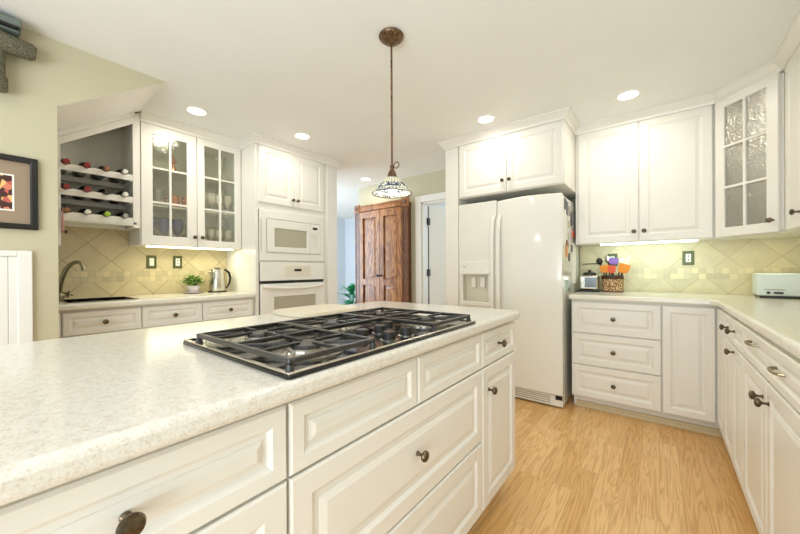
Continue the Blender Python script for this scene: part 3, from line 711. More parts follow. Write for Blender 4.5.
# tall side panel and cabinet over the fridge
tag(obj('refrigerator_side_panel', MB().box(-1.66, -1.5225, 2.862, 3.614, 0, 2.30), M['cab'], None, bevel=.002), 'tall narrow cream panel left of the refrigerator', 'panel')
oc = thing('over_refrigerator_cabinet', (-1.05, 3.2, 1.80), 'deep cream two-door wall cabinet above the refrigerator', 'cabinet')
obj('body', MB().box(-1.5215, -.586, 2.882, 3.6, 1.80, 2.302), M['cab'], oc, bevel=.002)
d = panel('door', oc, (-1.509, 2.882, 1.806), X, -Y, .457, .496); knob(d, (-1.08, 2.862, 1.90), -Y)
d = panel('door', oc, (-1.047, 2.882, 1.806), X, -Y, .452, .496); knob(d, (-1.018, 2.862, 1.90), -Y)

# fridge side magnets (side face x = -.604..-.606)
def mag(y, z, w, h, m, name, lab, cat='magnet', t_=.004, x=-.6055):
    o = obj(name, MB().box(x, x+t_, y-w/2, y+w/2, z-h/2, z+h/2), m, None, bevel=.001, seg=1); return tag(o, lab, cat, None)
MG = [(2.98, 1.655, .05, .09, (70, 70, 80), 'dark slate magnet highest on the refrigerator side'), (3.06, 1.63, .05, .11, (96, 104, 118), 'grey photo magnet near top of the refrigerator side'),
      (3.15, 1.62, .05, .08, (170, 160, 150), 'pale photo magnet beside the grey one near the top'), (3.22, 1.56, .06, .12, (60, 66, 84), 'navy magnet below the top row on the refrigerator side'),
      (3.12, 1.50, .05, .05, (210, 204, 160), 'yellowish square magnet under the pale photo'), (3.30, 1.43, .09, .06, (232, 110, 84), 'coral red magnet midway up the refrigerator side'),
      (3.13, 1.40, .06, .05, (196, 190, 180), 'light grey magnet left of the coral magnet'), (3.05, 1.335, .07, .05, (120, 70, 40), 'brown figure-shaped magnet above the orange one'),
      (3.02, 1.27, .07, .10, (226, 150, 90), 'orange and tan magnet lowest of the bright group'), (3.13, 1.22, .05, .07, (40, 38, 40), 'black magnet just under the orange and tan magnet'),
      (3.24, 1.30, .05, .06, (60, 44, 40), 'small dark brown magnet right of the orange and tan magnet')]
for y, z, w, h, c, lab in MG: mag(y, z, w, h, mat('magnet_%d' % int(y*100), c, .4), 'fridge_magnet', lab)
mag(3.02, .98, .07, .10, mat('magnet_clip', (140, 148, 130), .3, metal=.5), 'magnetic_clip', 'grey-green metal clip low on the refrigerator side', 'clip', .018)
mag(3.33, 1.17, .14, .36, M['paper'], 'hanging_paper', 'long white paper hanging on the refrigerator side', 'paper', .006)

# ------------------------------------------------------------------ right wall cabinets
uc = thing('wall_cabinet', (-.13, 3.45, 1.33), 'cream wall cabinet with two tall doors right of the refrigerator', 'cabinet')
obj('body', MB().box(-.584, .3255, 3.297, 3.6145, 1.335, 2.302), M['cab'], uc, bevel=.002)
d = panel('door', uc, (-.561, 3.297, 1.340), X, -Y, .432, .963); knob(d, (-.158, 3.277, 1.42), -Y)
d = panel('door', uc, (-.123, 3.297, 1.340), X, -Y, .432, .963); knob(d, (-.092, 3.277, 1.42), -Y)
# corner glass cabinet
P0 = Vector((.322, 3.277, 0)); P1 = Vector((.589, 2.973, 0)); ud = (P1-P0).normalized(); nd = Vector((ud.y, -ud.x, 0)); WL = (P1-P0).length
cc = thing('corner_glass_cabinet', (.7, 3.4, 1.33), 'angled cream corner cabinet with one six-pane pebbled glass door', 'cabinet')
o0 = P0 - nd*.02 + Vector((0, 0, 1.335)); 
mb = MB(); q0 = P0-nd*.02; q1 = P1-nd*.02
for z0, z1 in ((1.335, 1.353), (2.284, 2.302)): mb.poly([(.3265, 3.300), (q0.x+.006, q0.y-.001), (q1.x, q1.y), (.608, 2.9705), (.927, 2.9705), (.927, 3.602), (.3265, 3.602)], z0, z1)
mb.box(.3265, .9265, 3.596, 3.602, 1.353, 2.284).box(.921, .927, 2.9705, 3.596, 1.353, 2.284).box(.3265, .332, 3.300, 3.596, 1.353, 2.284).box(.608, .921, 2.9705, 2.976, 1.353, 2.284)
obj('body', mb, M['cab'], cc)
for z in (1.66, 1.97): obj('shelf', MB().poly([(.340, 3.31), (.60, 3.01), (.915, 3.01), (.915, 3.59), (.340, 3.59)], z, z+.012), M['cab'], cc)
sp = MB().obox(P0 - nd*.02 + Vector((0, 0, 1.353)), ud, nd, .022, .018, .931).obox(P1 - nd*.02 - ud*.022 + Vector((0, 0, 1.353)), ud, nd, .022, .018, .931)
obj('door_frame', sp, M['cab'], cc)
glass_door(cc, P0 + ud*.014 - nd*.0015 + Vector((0, 0, 1.340)), ud, nd, WL-.028, .962, P0+ud*(WL-.040)+nd*.0185+Vector((0, 0, 1.412)), M['glassR'], .062)
o = obj('bowl', MB().lathe((.56, 3.25, 1.3535), (0, 0, 1), [(.03, 0), (.035, .004), (.07, .04), (.08, .07), (.076, .07), (.03, .01)], 20), M['pewter']); tag(o, 'grey bowl at the bottom of the corner glass cabinet', 'bowl')
o = obj('bowl', MB().lathe((.66, 3.13, 1.3535), (0, 0, 1), [(.025, 0), (.03, .004), (.05, .05), (.055, .08), (.052, .08), (.02, .01)], 20), M['pot']); tag(o, 'white bowl right of the grey bowl in the corner cabinet', 'bowl')
ru = thing('wall_cabinet', (.76, 2.2, 1.33), 'cream wall cabinet above the right counter at the right edge of view', 'cabinet')
obj('body', MB().box(.609, .9275, .5, 2.9695, 1.335, 2.302), M['cab'], ru, bevel=.002)
yy_ = [2.955, 2.63, 2.25, 1.87]
for k in range(3):
    d = panel('door', ru, (.609, yy_[k]-.004, 1.340), -Y, -X, yy_[k]-yy_[k+1]-.008, .963)
    knob(d, (.589, yy_[k+1]+.065, 1.42), -X)

# ------------------------------------------------------------------ tall oak cabinet doors beyond
wc = thing('oak_cabinet', (-3.09, 3.55, 0), 'tall dark-stained oak double-door cupboard with rosette corner blocks, beyond the island', 'cupboard')
x0, x1, yf = -3.595, -2.60, 3.50
obj('body', MB().box(x0+.03, x1-.03, yf+.03, 3.6135, 0, 2.03), M['oakd'], wc)
for xx in (x0, x1-.10):
    pl = obj('pilaster', MB().rings((xx, yf+.03, 0), X, -Y, .10, 1.97, [(0, 0), (0, .02), (.006, .026), (.02, .026), (.026, .019)]), M['oakd'], wc)
    bk = obj('corner_block', MB().rings((xx-.005, yf+.03, 1.965), X, -Y, .11, .115, [(0, 0), (0, .03), (.005, .035), (.012, .035)]), M['oak'], wc)
    obj('rosette', MB().lathe((xx+.05, yf-.005, 2.022), -Y, [(.036, 0), (.034, .006), (.026, .004), (.018, .009), (.006, .011)], 20), M['oakd'], bk)
obj('header', MB().rings((x0+.105, yf+.03, 1.975), X, -Y, x1-x0-.21, .09, [(0, 0), (0, .018), (.006, .024), (.02, .024), (.026, .016)]), M['oak'], wc)
wd = (x1-x0-.20)/2
for k in range(2):
    xa = x0+.10+k*wd
    z_ = [0, .09, .90, .99, 1.87, 1.965]
    d = obj('door', MB().plate((xa+.002, yf+.03, 0), X, -Y, [0, .07, wd-.074, wd-.004], [.02]+z_[1:], .030, {(1, 1), (1, 3)}), M['oak'], wc, bevel=.003, seg=1)
    for za, zb in ((.09, .90), (.99, 1.87)):
        obj('raised_panel', MB().rings((xa+.072, yf+.0295, za), X, -Y, wd-.144, zb-za, [(0, 0), (0, .002), (.01, .002), (.04, .015), (.044, .015)]), M['oak'], d)
    hx = xa+(wd-.03 if k == 0 else .03)
    obj('handle', MB().lathe((hx, yf+.0, 1.04), -Y, [(.02, 0), (.018, .004), (.007, .008), (.007, .02), (.013, .026), (.012, .034), (.002, .036)], 16), M['darkplastic'], d)

# ------------------------------------------------------------------ bedroom door and casing
dc = obj('door_1_casing', MB().box(DX0-.085, DX0, 3.585, 3.6145, 0, DZ+.085).box(DX1, DX1+.085, 3.585, 3.6145, 0, DZ+.085).box(DX0, DX1, 3.585, 3.6145, DZ, DZ+.085)
         .box(DX0, DX0+.022, 3.615, 3.735, 0, DZ).box(DX1-.022, DX1, 3.615, 3.735, 0, DZ).box(DX0, DX1, 3.615, 3.735, DZ-.022, DZ), M['white'], None, bevel=.004); dc['kind'] = 'structure'; dc.name = 'door_1'
ang = math.radians(52); du = Vector((math.cos(ang), math.sin(ang), 0)); dn = Vector((du.y, -du.x, 0))
hp = Vector((DX0+.030, 3.742, .01))
dl = obj('door_leaf', MB().obox(hp, du, dn*-1, .72, .035, 1.96), M['white'], dc)
for z in (1.76, 1.08, .3):
    obj('hinge', MB().box(DX0+.0225, DX0+.05, 3.70, 3.74, z-.045, z+.045), M['darkplastic'], dc)
obj('hinge_gap_line', MB().box(DX0+.0225, DX0+.030, 3.728, 3.738, .01, 1.97), M['darkplastic'], dc)  # thin dark strip drawn for the dark gap along the hinge edge

# ------------------------------------------------------------------ hall things
pp = thing('potted_plant', (-4.45, 4.25, 0), 'leafy green potted plant in the hall beyond the oven tower', 'plant')
obj('pot', MB().lathe((-4.45, 4.25, 0), (0, 0, 1), [(.12, 0), (.15, .02), (.19, .35), (.2, .36), (.18, .36), (.17, .32)], 20), M['bluedark'], pp)
lf = MB()
for i in range(46):
    a = random.uniform(0, 6.28); ln = random.uniform(.14, .3); b = Vector((-4.45+.05*math.cos(a), 4.25+.05*math.sin(a), random.uniform(.4, .78)))
    d = Vector((math.cos(a), math.sin(a), random.uniform(.1, .9))).normalized(); sd = d.cross(Vector((0, 0, 1))).normalized(); nn = sd.cross(d)
    pts = [b, b+d*ln*.35+sd*.045+nn*.01, b+d*ln*.35-sd*.045+nn*.01, b+d*ln*.75+sd*.04, b+d*ln*.75-sd*.04, b+d*ln-nn*.03]
    V = [lf.bm.verts.new(q) for q in pts]
    for f in ((0, 1, 2), (1, 3, 4, 2), (3, 5, 4)): lf.bm.faces.new([V[k] for k in f])
fo = obj('foliage', lf, M['darkgreen'], pp, recalc=False); so = fo.modifiers.new('s', 'SOLIDIFY'); so.thickness = .002
st = MB()
for i in range(6):
    a = i*1.05; st.tube([(-4.45+.02*math.cos(a), 4.25+.02*math.sin(a), .3), (-4.45+.05*math.cos(a), 4.25+.05*math.sin(a), .8)], .006, 6)
obj('stem', st, M['darkgreen'], pp)
dcx, dcy = -4.75, 5.1
dch = thing('dark_chair', (dcx, dcy, 0), 'dark slate high-backed chair half hidden behind the hall plant', 'chair')
obj('backrest', MB().box(dcx-.2, dcx+.2, dcy+.14, dcy+.2, .47, 1.03), M['bluedark'], dch, bevel=.02)
obj('seat', MB().box(dcx-.22, dcx+.22, dcy-.2, dcy+.2, .41, .469), M['bluedark'], dch, bevel=.015)
for a in (-.19, .19):
    for b in (-.17, .17): obj('leg', MB().box(dcx+a-.02, dcx+a+.02, dcy+b-.02, dcy+b+.02, 0, .41), M['darkplastic'], dch)

# ------------------------------------------------------------------ items on the right counter
ap = thing('countertop_appliance', (-.50, 3.42, .915), 'small stainless appliance with black lid on the counter beside the refrigerator', 'kitchen appliance')
ax, ay = -.49, 3.42
obj('base', MB().box(ax-.085, ax+.075, ay-.07, ay+.07, .9153, .932), M['darkplastic'], ap, bevel=.006)
obj('body', MB().box(ax-.08, ax+.07, ay-.065, ay+.065, .9322, 1.065), M['steel'], ap, bevel=.018, seg=4)
obj('window', MB().box(ax-.035, ax+.058, ay-.068, ay-.0652, .955, 1.045), mat('smoked_window', (128, 134, 136), .15, metal=.6), ap, bevel=.001)
ld = obj('lid', MB().lathe((ax-.005, ay, 1.0652), (0, 0, 1), [(.055, 0), (.055, .012), (.045, .022), (.02, .026)], 24, sx=1.0), M['darkplastic'], ap)
obj('lid_knob', MB().lathe((ax-.005, ay, 1.0915), (0, 0, 1), [(.01, 0), (.014, .012), (.006, .018)], 14), M['darkplastic'], ld)
bx, by = -.325, 3.47
bk = thing('utensil_basket', (bx, by, .915), 'brown woven utensil crock with dark rim on the back counter', 'utensil holder')
mw_ = mat('woven_pattern', (190, 150, 100), .7)
tc = N(mw_, 'ShaderNodeTexCoord'); vo = N(mw_, 'ShaderNodeTexVoronoi', Scale=75); L(mw_, tc.outputs['Object'], vo.inputs['Vector']); cr = N(mw_, 'ShaderNodeValToRGB')
cr.color_ramp.elements[0].color = s2l((240, 216, 168)); cr.color_ramp.elements[1].color = s2l((140, 96, 56)); cr.color_ramp.elements[0].position = .15; cr.color_ramp.elements[1].position = .6
L(mw_, vo.outputs['Distance'], cr.inputs[0]); L(mw_, cr.outputs[0], bsdf(mw_).inputs['Base Color'])
obj('basket_body', MB().lathe((bx, by, .9153), (0, 0, 1), [(.080, 0), (.082, .004), (.082, .115), (.076, .115), (.074, .01)], 32), mw_, bk)
obj('rim', MB().lathe((bx, by, 1.0305), (0, 0, 1), [(.083, 0), (.085, .003), (.085, .026), (.080, .030), (.074, .026), (.074, 0)], 32), mat('dark_rim', (60, 38, 24), .5), bk)
obj('base_ring', MB().lathe((bx, by, .9153), (0, 0, 1), [(.084, 0), (.084, .01), (.082, .012)], 32), M['oakd'], bk)
def utensil(name, tip, base, headm, hw, hh, lab, kind='flat'):
    o = thing(name, (bx+base[0], by+base[1], .94), lab, 'utensil', 'utensils in the crock')
    b = Vector((bx+base[0], by+base[1], .935)); e = Vector((bx+tip[0], by+tip[1], tip[2])); d = (e-b).normalized(); s_ = Vector((1, 0, 0)); s_ = (s_-d*s_.dot(d)).normalized(); n_ = d.cross(s_)
    obj('handle', MB().tube([b, e-d*hh*.9], .005, 8), M['darkplastic'] if kind != 'flatw' else M['ivory'], o)
    mb = MB()
    if kind == 'spoon':
        Mx = Matrix((( *(s_*hw/2),), ( *(n_*.012),), ( *(d*hh/2),))).transposed().to_4x4(); Mx.translation = e-d*hh*.45
        bmesh.ops.create_icosphere(mb.bm, subdivisions=2, radius=1, matrix=Mx)
    else:
        prof = [(.35, 0), (.9, .25), (1, .6), (.96, .95), (.7, 1)]
        L_ = []
        for q, h_ in prof: L_.append(e-d*hh*(1-h_)-s_*hw/2*q)
        for q, h_ in prof[::-1]: L_.append(e-d*hh*(1-h_)+s_*hw/2*q)
        mb.prism([v-n_*.003 for v in L_], n_*.006)
    obj('head', mb, headm, o, bevel=.0015, seg=1)
utensil('ladle', (-.105, -.02, 1.215), (-.02, .0), M['darkplastic'], .055, .065, 'black ladle leaning left in the utensil crock', 'spoon')
utensil('slotted_spoon', (-.04, .03, 1.235), (-.01, .02), M['steel'], .05, .07, 'grey steel spoon standing behind the others in the crock', 'spoon')
utensil('spatula', (.01, .01, 1.215), (0, .01), M['purple'], .075, .06, 'purple spatula in the middle of the utensil crock')
utensil('spatula', (-.06, -.045, 1.15), (-.01, -.02), M['orange'], .075, .07, 'orange spatula at the left front of the crock')
utensil('spatula', (.000, -.055, 1.148), (0, -.03), M['redorange'], .06, .07, 'red-orange spatula between the two orange ones')
utensil('spatula', (.100, -.045, 1.16), (.02, -.02), M['orange'], .085, .085, 'orange spatula at the right front of the crock')
utensil('whisk_spoon', (.07, .03, 1.21), (.02, .01), M['ivory'], .06, .08, 'pale ivory spoon behind the right orange spatula', 'spoon')
utensil('serving_spoon', (.125, .02, 1.225), (.03, .0), M['ivory'], .022, .10, 'thin pale serving spoon leaning right in the crock', 'spoon')
# toaster
tx0, tx1, ty0, ty1 = .532, .885, 3.30, 3.47
to = thing('toaster', ((tx0+tx1)/2, (ty0+ty1)/2, .915), 'long pale mint-white toaster on the counter in the right corner', 'toaster')
obj('base', MB().box(tx0+.012, tx1-.012, ty0+.01, ty1-.01, .9153, .934), M['darkplastic'], to, bevel=.004)
obj('shell', MB().box(tx0, tx1, ty0, ty1, .932, 1.085), M['toaster'], to, bevel=.014, seg=4)
for sx in (.03, .20):
    obj('control_slot', MB().box(tx0+sx, tx0+sx+.10, ty0-.0015, ty0+.0005, .972, .977), M['dapl'], to)
    cs = MB().lathe((tx0+sx+.02, ty0, .953), -Y, [(.009, 0), (.009, .007), (.005, .009)], 12).box(tx0+sx+.045, tx0+sx+.088, ty0-.009, ty0, .946, .959)
    obj('control_knob', cs, M['darkplastic'], to)
obj('bread_slot', MB().box(tx0+.04, tx1-.04, ty0+.045, ty0+.07, 1.0835, 1.0855).box(tx0+.04, tx1-.04, ty1-.07, ty1-.045, 1.0835, 1.0855), M['darkplastic'], to)
# outlets and switches
def outlet(c, n, u, lab, kind):
    c = Vector(c); n = Vector(n); u = Vector(u); t_ = thing('wall_plate', c, lab, 'switch plate' if kind == 's' else 'outlet')
    o = c - u*.037 - Vector((0, 0, .058)); 
    obj('plate', MB().rings(o, u, n, .074, .116, [(0, .0), (0, .004), (.003, .007), (.012, .007), (.013, .0055)]), M['plate'], t_)
    k = obj('insert', MB().obox(c-u*.0165-Vector((0, 0, .034))+n*.0056, u, n, .033, .004, .068), M['switch'], t_, bevel=.001, seg=1)
    if kind == 'o': obj('socket', MB().obox(c-u*.005-Vector((0, 0, .02))+n*.0097, u, n, .010, .001, .010).obox(c-u*.005+Vector((0, 0, .01))+n*.0097, u, n, .010, .001, .010), M['darkplastic'], k)
    else: obj('rocker', MB().obox(c-u*.008-Vector((0, 0, .014))+n*.0097, u, n, .016, .005, .028), M['switch'], k)
outlet((-.335, 3.6025, 1.20), -Y, X, 'bronze-framed outlet on the backsplash behind the utensil crock', 'o')
outlet((.19, 3.6025, 1.205), -Y, X, 'bronze-framed outlet on the backsplash left of the toaster', 'o')
outlet((-3.5325, .957, 1.202), X, -Y, 'bronze-framed rocker switch on left backsplash, the one nearer the faucet', 's')
outlet((-3.5325, 1.158, 1.204), X, -Y, 'bronze-framed outlet on left backsplash above the plant', 'o')
tag(obj('towel_bar', MB().tube([(-.578, 3.585, 1.165), (-.43, 3.585, 1.17)], .004, 8).tube([(-.435, 3.585, 1.17), (-.435, 3.602, 1.17)], .004, 8).tube([(-.572, 3.585, 1.165), (-.572, 3.602, 1.165)], .004, 8), M['darkplastic']), 'thin black rail on the backsplash behind the steel appliance', 'rail')

# ------------------------------------------------------------------ items on the left counter
px, py = -3.38, 1.235
pl = thing('potted_plant', (px, py, .915), 'small leafy houseplant in a white pot beside the kettle', 'plant')
obj('saucer', MB().lathe((px, py, .9153), (0, 0, 1), [(.05, 0), (.085, .008), (.088, .012), (.05, .006)], 24), M['pot'], pl)
obj('pot', MB().lathe((px, py, .9235), (0, 0, 1), [(.036, 0), (.055, .06), (.058, .062), (.052, .062)], 20), M['pot'], pl)
obj('soil', MB().lathe((px, py, .974), (0, 0, 1), [(.05, 0), (.05, .004)], 16), M['soil'], pl)
lf = MB()
for i in range(150):
    a = random.uniform(0, 6.28); ln = random.uniform(.04, .07); rr = random.uniform(.0, .062); b = Vector((px+rr*math.cos(a), py+rr*1.15*math.sin(a), .985+random.uniform(0, .09)*(1-rr*8)+.005))
    d = Vector((math.cos(a), math.sin(a), random.uniform(-.2, .8))).normalized(); sd = d.cross(Vector((0, 0, 1))).normalized(); nn = sd.cross(d)
    V = [lf.bm.verts.new(q) for q in (b, b+d*ln*.4+sd*.016, b+d*ln*.4-sd*.016, b+d*ln-nn*.006)]
    lf.bm.faces.new((V[0], V[1], V[2])); lf.bm.faces.new((V[1], V[3], V[2]))
fo = obj('foliage', lf, M['green'], pl, recalc=False); so = fo.modifiers.new('s', 'SOLIDIFY'); so.thickness = .001
kx, ky = -3.37, 1.44
ke = thing('electric_kettle', (kx, ky, .915), 'brushed steel electric kettle with black handle on the left counter', 'kettle')
obj('power_base', MB().lathe((kx, ky, .9153), (0, 0, 1), [(.080, 0), (.082, .006), (.076, .014)], 24), M['darkplastic'], ke)
obj('kettle_body', MB().lathe((kx, ky, .9295), (0, 0, 1), [(.072, 0), (.073, .004), (.066, .10), (.059, .198), (.056, .205), (.034, .213)], 32), M['steel'], ke)
obj('spout', MB().prism([(kx-.012, ky-.048, 1.06), (kx-.012, ky-.085, 1.115), (kx-.012, ky-.045, 1.118)], (.024, 0, 0)), M['steel'], ke, bevel=.004)
obj('handle', MB().tube([(kx+.0, ky+.048, 1.128), (kx, ky+.078, 1.128), (kx, ky+.112, 1.10), (kx, ky+.124, 1.05), (kx, ky+.115, 1.0), (kx, ky+.092, .96), (kx, ky+.068, .95)], [.010, .011, .011, .0105, .010, .009, .008], 10), M['darkplastic'], ke)
obj('lid', MB().lathe((kx, ky, 1.1427), (0, 0, 1), [(.028, 0), (.026, .006), (.008, .009)], 20), M['darkplastic'], ke)

# ------------------------------------------------------------------ picture, panel and cat perch on the stair wall
pf = thing('framed_picture', (-2.56, .03, 1.335), 'black framed autumn leaf picture with wide taupe mat on the stair wall', 'picture')
py0, py1, pz0, pz1 = -.22, .203, 1.338, 1.705
obj('frame', MB().plate((-2.5595, py0, pz0), Y, X, [0, .028, py1-py0-.028, py1-py0], [0, .028, pz1-pz0-.028, pz1-pz0], .024, {(1, 1)}), M['frame'], pf, bevel=.005)
obj('mat_board', MB().box(-2.5595, -2.553, py0+.02, py1-.02, pz0+.02, pz1-.02), M['matb'], pf)
obj('mat_bevel', MB().plate((-2.5529, -.14, 1.428), Y, X, [0, .007, .255, .262], [0, .007, .175, .182], .002, {(1, 1)}), M['paper'], pf)
ml = mat('autumn_leaf_print', (120, 60, 30), .6); tc = N(ml, 'ShaderNodeTexCoord'); vo = N(ml, 'ShaderNodeTexVoronoi', Scale=42); L(ml, tc.outputs['Object'], vo.inputs['Vector'])
cr = N(ml, 'ShaderNodeValToRGB'); cr.color_ramp.interpolation = 'CONSTANT'; e = cr.color_ramp.elements; e[0].color = s2l((70, 34, 26)); e[1].position = .3; e[1].color = s2l((214, 128, 100))
k = e.new(.5); k.color = s2l((240, 190, 120)); k = e.new(.68); k.color = s2l((196, 96, 84)); k = e.new(.85); k.color = s2l((60, 40, 30))
sp_ = N(ml, 'ShaderNodeSeparateColor'); L(ml, vo.outputs['Color'], sp_.inputs[0]); L(ml, sp_.outputs[0], cr.inputs[0]); L(ml, cr.outputs[0], bsdf(ml).inputs['Base Color'])
obj('print', MB().box(-2.5529, -2.5518, -.133, .115, 1.435, 1.603), ml, pf)
wp = thing('slatted_panel', (-2.56, 0, 0), 'white vertically grooved panel against the stair wall below the picture', 'panel')
mb = MB()
for k in range(7): mb.box(-2.558, -2.545, .10-.075*k, .10-.075*k+.0742, .03, 1.20)
obj('board', mb, M['white'], wp, bevel=.003)
obj('edge_post', MB().box(-2.559, -2.535, .13, .18, 0, 1.23), M['white'], wp, bevel=.003)
obj('top_rail', MB().box(-2.559, -2.537, -.45, .13, 1.20, 1.23), M['white'], wp, bevel=.003)
cp_ = thing('cat_perch', (-2.45, .05, 1.98), 'grey speckled carpeted cat perch with grey top at upper left corner', 'cat perch')
zc = 2.238
obj('carpeted_arm', MB().tube([(-2.50, -.10, zc+.012), (-2.50, .06, zc), (-2.50, .18, zc-.006), (-2.50, .197, zc-.008)], [.055, .052, .040, .028], 14), M['carpet'], cp_)
obj('carpeted_post', MB().tube([(-2.50, .062, zc-.035), (-2.50, .062, 2.07), (-2.50, .064, 2.06), (-2.50, .064, 2.00)], [.034, .034, .040, .040], 14), M['carpet'], cp_)
obj('platform', MB().box(-2.555, -2.46, -.20, .14, 2.290, 2.300).box(-2.555, -2.44, -.20, .145, 2.312, 2.345), M['shelfgrey'], cp_, bevel=.004)
obj('cushion_edge', MB().box(-2.555, -2.446, -.20, .135, 2.300, 2.312), M['black'], cp_)

# ------------------------------------------------------------------ pendant
PX, PY = -1.12, 1.37
pe = thing('pendant_lamp', (PX, PY, CEIL), 'bronze pendant lamp with small stained glass shade hanging above the island', 'pendant lamp')
mbz = noisy(mat('antique_bronze', (100, 74, 50), .4, metal=.6), (74, 54, 36), (132, 102, 74), 70)
obj('canopy', MB().lathe((PX, PY, CEIL-.0005), (0, 0, -1), [(.064, 0), (.067, .006), (.064, .014), (.055, .022), (.050, .024), (.040, .034), (.018, .042), (.008, .050)], 32), mbz, pe)
obj('rod', MB().tube([(PX, PY, CEIL-.045), (PX, PY, 1.66)], .0055, 12), mbz, pe)
obj('socket_cap', MB().lathe((PX, PY, 1.605), (0, 0, 1), [(.036, 0), (.036, .006), (.026, .014), (.022, .03), (.012, .05), (.009, .07)], 24), mbz, pe)
rg = [(PX+.030*math.cos(math.pi*q/10*2)*.6+.030, PY, 1.675+.016*math.sin(math.pi*q/10*2)) for q in range(10)]
obj('adjusting_ring', MB().tube(rg, .003, 8, closed=True).blob((PX, PY, 1.672), (.012, .012, .010)), mbz, pe)
sh = mat('stained_glass', (240, 236, 214), .3); nt = sh.node_tree
ge = N(sh, 'ShaderNodeNewGeometry'); sp_ = N(sh, 'ShaderNodeSeparateXYZ'); L(sh, ge.outputs['Position'], sp_.inputs[0])
dx = math_n(sh, 'SUBTRACT', sp_.outputs[0], PX); dy = math_n(sh, 'SUBTRACT', sp_.outputs[1], PY)
an = math_n(sh, 'ARCTAN2', dy, dx); seg_ = math_n(sh, 'FRACT', math_n(sh, 'MULTIPLY', an, 24/6.28318))
rib = math_n(sh, 'LESS_THAN', math_n(sh, 'ABSOLUTE', math_n(sh, 'SUBTRACT', seg_, .5)), .10)
zz = sp_.outputs[2]
vo = N(sh, 'ShaderNodeTexVoronoi', Scale=140); L(sh, ge.outputs['Position'], vo.inputs['Vector'])
spc = N(sh, 'ShaderNodeSeparateColor'); L(sh, vo.outputs['Color'], spc.inputs[0])
band = math_n(sh, 'MULTIPLY', math_n(sh, 'GREATER_THAN', zz, 1.552), math_n(sh, 'LESS_THAN', zz, 1.580))
low = math_n(sh, 'LESS_THAN', zz, 1.552)
blu = math_n(sh, 'MULTIPLY', band, math_n(sh, 'GREATER_THAN', spc.outputs[0], .35))
blu2 = math_n(sh, 'MULTIPLY', low, math_n(sh, 'GREATER_THAN', spc.outputs[0], .74))
m1 = N(sh, 'ShaderNodeMix', data_type='RGBA'); L(sh, math_n(sh, 'MAXIMUM', blu, blu2), m1.inputs['Factor']); m1.inputs['A'].default_value = s2l((238, 238, 226)); m1.inputs['B'].default_value = s2l((92, 104, 122))
m2 = N(sh, 'ShaderNodeMix', data_type='RGBA'); L(sh, math_n(sh, 'MULTIPLY', rib, math_n(sh, 'GREATER_THAN', zz, 1.58)), m2.inputs['Factor']); L(sh, m1.outputs['Result'], m2.inputs['A']); m2.inputs['B'].default_value = s2l((120, 104, 70))
nt.nodes.remove(bsdf(sh)); df = N(sh, 'ShaderNodeBsdfDiffuse'); tl = N(sh, 'ShaderNodeBsdfTranslucent'); mxs = N(sh, 'ShaderNodeMixShader'); mxs.inputs[0].default_value = .5
for b_ in (df, tl): L(sh, m2.outputs['Result'], b_.inputs['Color'])
L(sh, df.outputs[0], mxs.inputs[1]); L(sh, tl.outputs[0], mxs.inputs[2]); L(sh, mxs.outputs[0], nt.nodes['Material Output'].inputs[0])
shp = [(.030, 1.612), (.040, 1.606), (.050, 1.590), (.066, 1.575), (.080, 1.560), (.082, 1.552), (.078, 1.548), (.094, 1.538), (.106, 1.528)]
so_ = obj('shade', MB().lathe((PX, PY, 0), (0, 0, 1), shp, 48, caps=False), sh, pe, recalc=False); sm = so_.modifiers.new('s', 'SOLIDIFY'); sm.thickness = .002
ci = [(PX+.1065*math.cos(q*math.pi/20), PY+.1065*math.sin(q*math.pi/20), 1.5275) for q in range(40)]
obj('shade_rim', MB().tube(ci, .0022, 6, closed=True), M['bronze'], so_)
obj('bulb', MB().lathe((PX, PY, 1.61), (0, 0, -1), [(.012, -.005), (.013, .02), (.022, .04), (.024, .055), (.018, .07), (.004, .077)], 18), mat('bulb_glow', (255, 250, 230), .4, emit=(255, 240, 210), es=4), pe)
PLt = bpy.data.lights.new('pendant_bulb_light', 'POINT'); PLt.energy = 2.2; PLt.color = (1, .93, .82); PLt.shadow_soft_size = .028
o = bpy.data.objects.new('pendant_bulb_light', PLt); o.location = (PX, PY, 1.515); COL.objects.link(o)

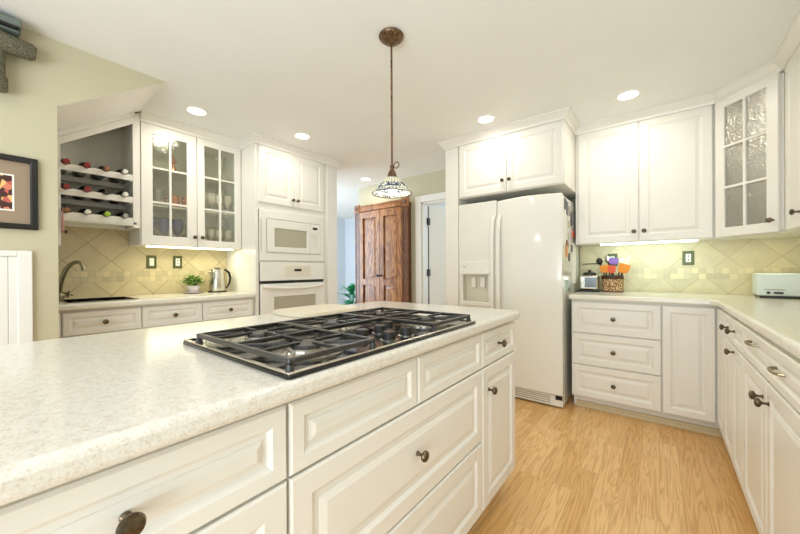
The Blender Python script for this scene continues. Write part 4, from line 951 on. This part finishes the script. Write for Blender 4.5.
# ------------------------------------------------------------------ recessed ceiling lights
CL = [(-2.84, 1.07, 'above the glass cabinet on the left'), (-2.61, 1.875, 'above the oven tower'), (-1.13, 2.617, 'above the refrigerator'), (-.172, 2.896, 'in front of the right wall cabinets'), (-3.17, 3.31, 'in the hall beyond, behind the pendant'), (-.15, 1.0, 'added out of view over the aisle beside the island'), (-.15, -.5, 'added over the aisle, unseen behind the camera'), (-1.7, -.4, 'added out of view over the near end of the island')]  # last three are unseen, added for more light from above
cproto = None
for x, y, w in CL:
    lab = 'round white recessed ceiling light ' + w
    if cproto is None:
        cproto = thing('recessed_ceiling_light', (x, y, CEIL), lab, 'ceiling light', 'recessed ceiling lights')
        obj('trim_ring', MB().lathe((x, y, CEIL-.0003), (0, 0, -1), [(.078, 0), (.078, .003), (.062, .005), (.060, .0)], 32, caps=False), M['canring'], cproto)
        obj('lens', MB().lathe((x, y, CEIL-.0008), (0, 0, -1), [(.061, 0), (.061, .0015)], 32), M['emit'], cproto)
    else:
        o = copy_thing(cproto, (x, y, CEIL)); o['label'] = lab
    a = area('downlight', (x, y, CEIL-.008), (0, 0, 0), .11, .11, (4.0 if y < 1.04 else 5 if x < -2.8 and y < 2 else 4.6 if x > -.18 else 3.4), (1, .98, .96) if y < 1.04 else (1, .93, .82), 'DISK', 172)
# ------------------------------------------------------------------ under-cabinet strips
tag(obj('under_cabinet_light', MB().box(-.40, .23, 3.33, 3.36, 1.322, 1.3345), M['stripg']), 'cool white strip light under the right wall cabinet', 'strip light')
tag(obj('under_cabinet_light', MB().box(-3.31, -3.28, .86, 1.555, 1.319, 1.3305), M['stripy']), 'warm white strip light under the glass cabinet on the left', 'strip light')
area('strip_light_right', (-.085, 3.40, 1.318), (math.radians(18), 0, 0), .62, .03, 1.3, (.74, .98, .95))
area('strip_light_left', (-3.34, 1.2, 1.316), (0, math.radians(-12), 0), .03, .66, 2.4, (1, .98, .66))
area('strip_light_corner', (.62, 3.3, 1.328), (0, 0, 0), .25, .25, .7, (1, .95, .55))
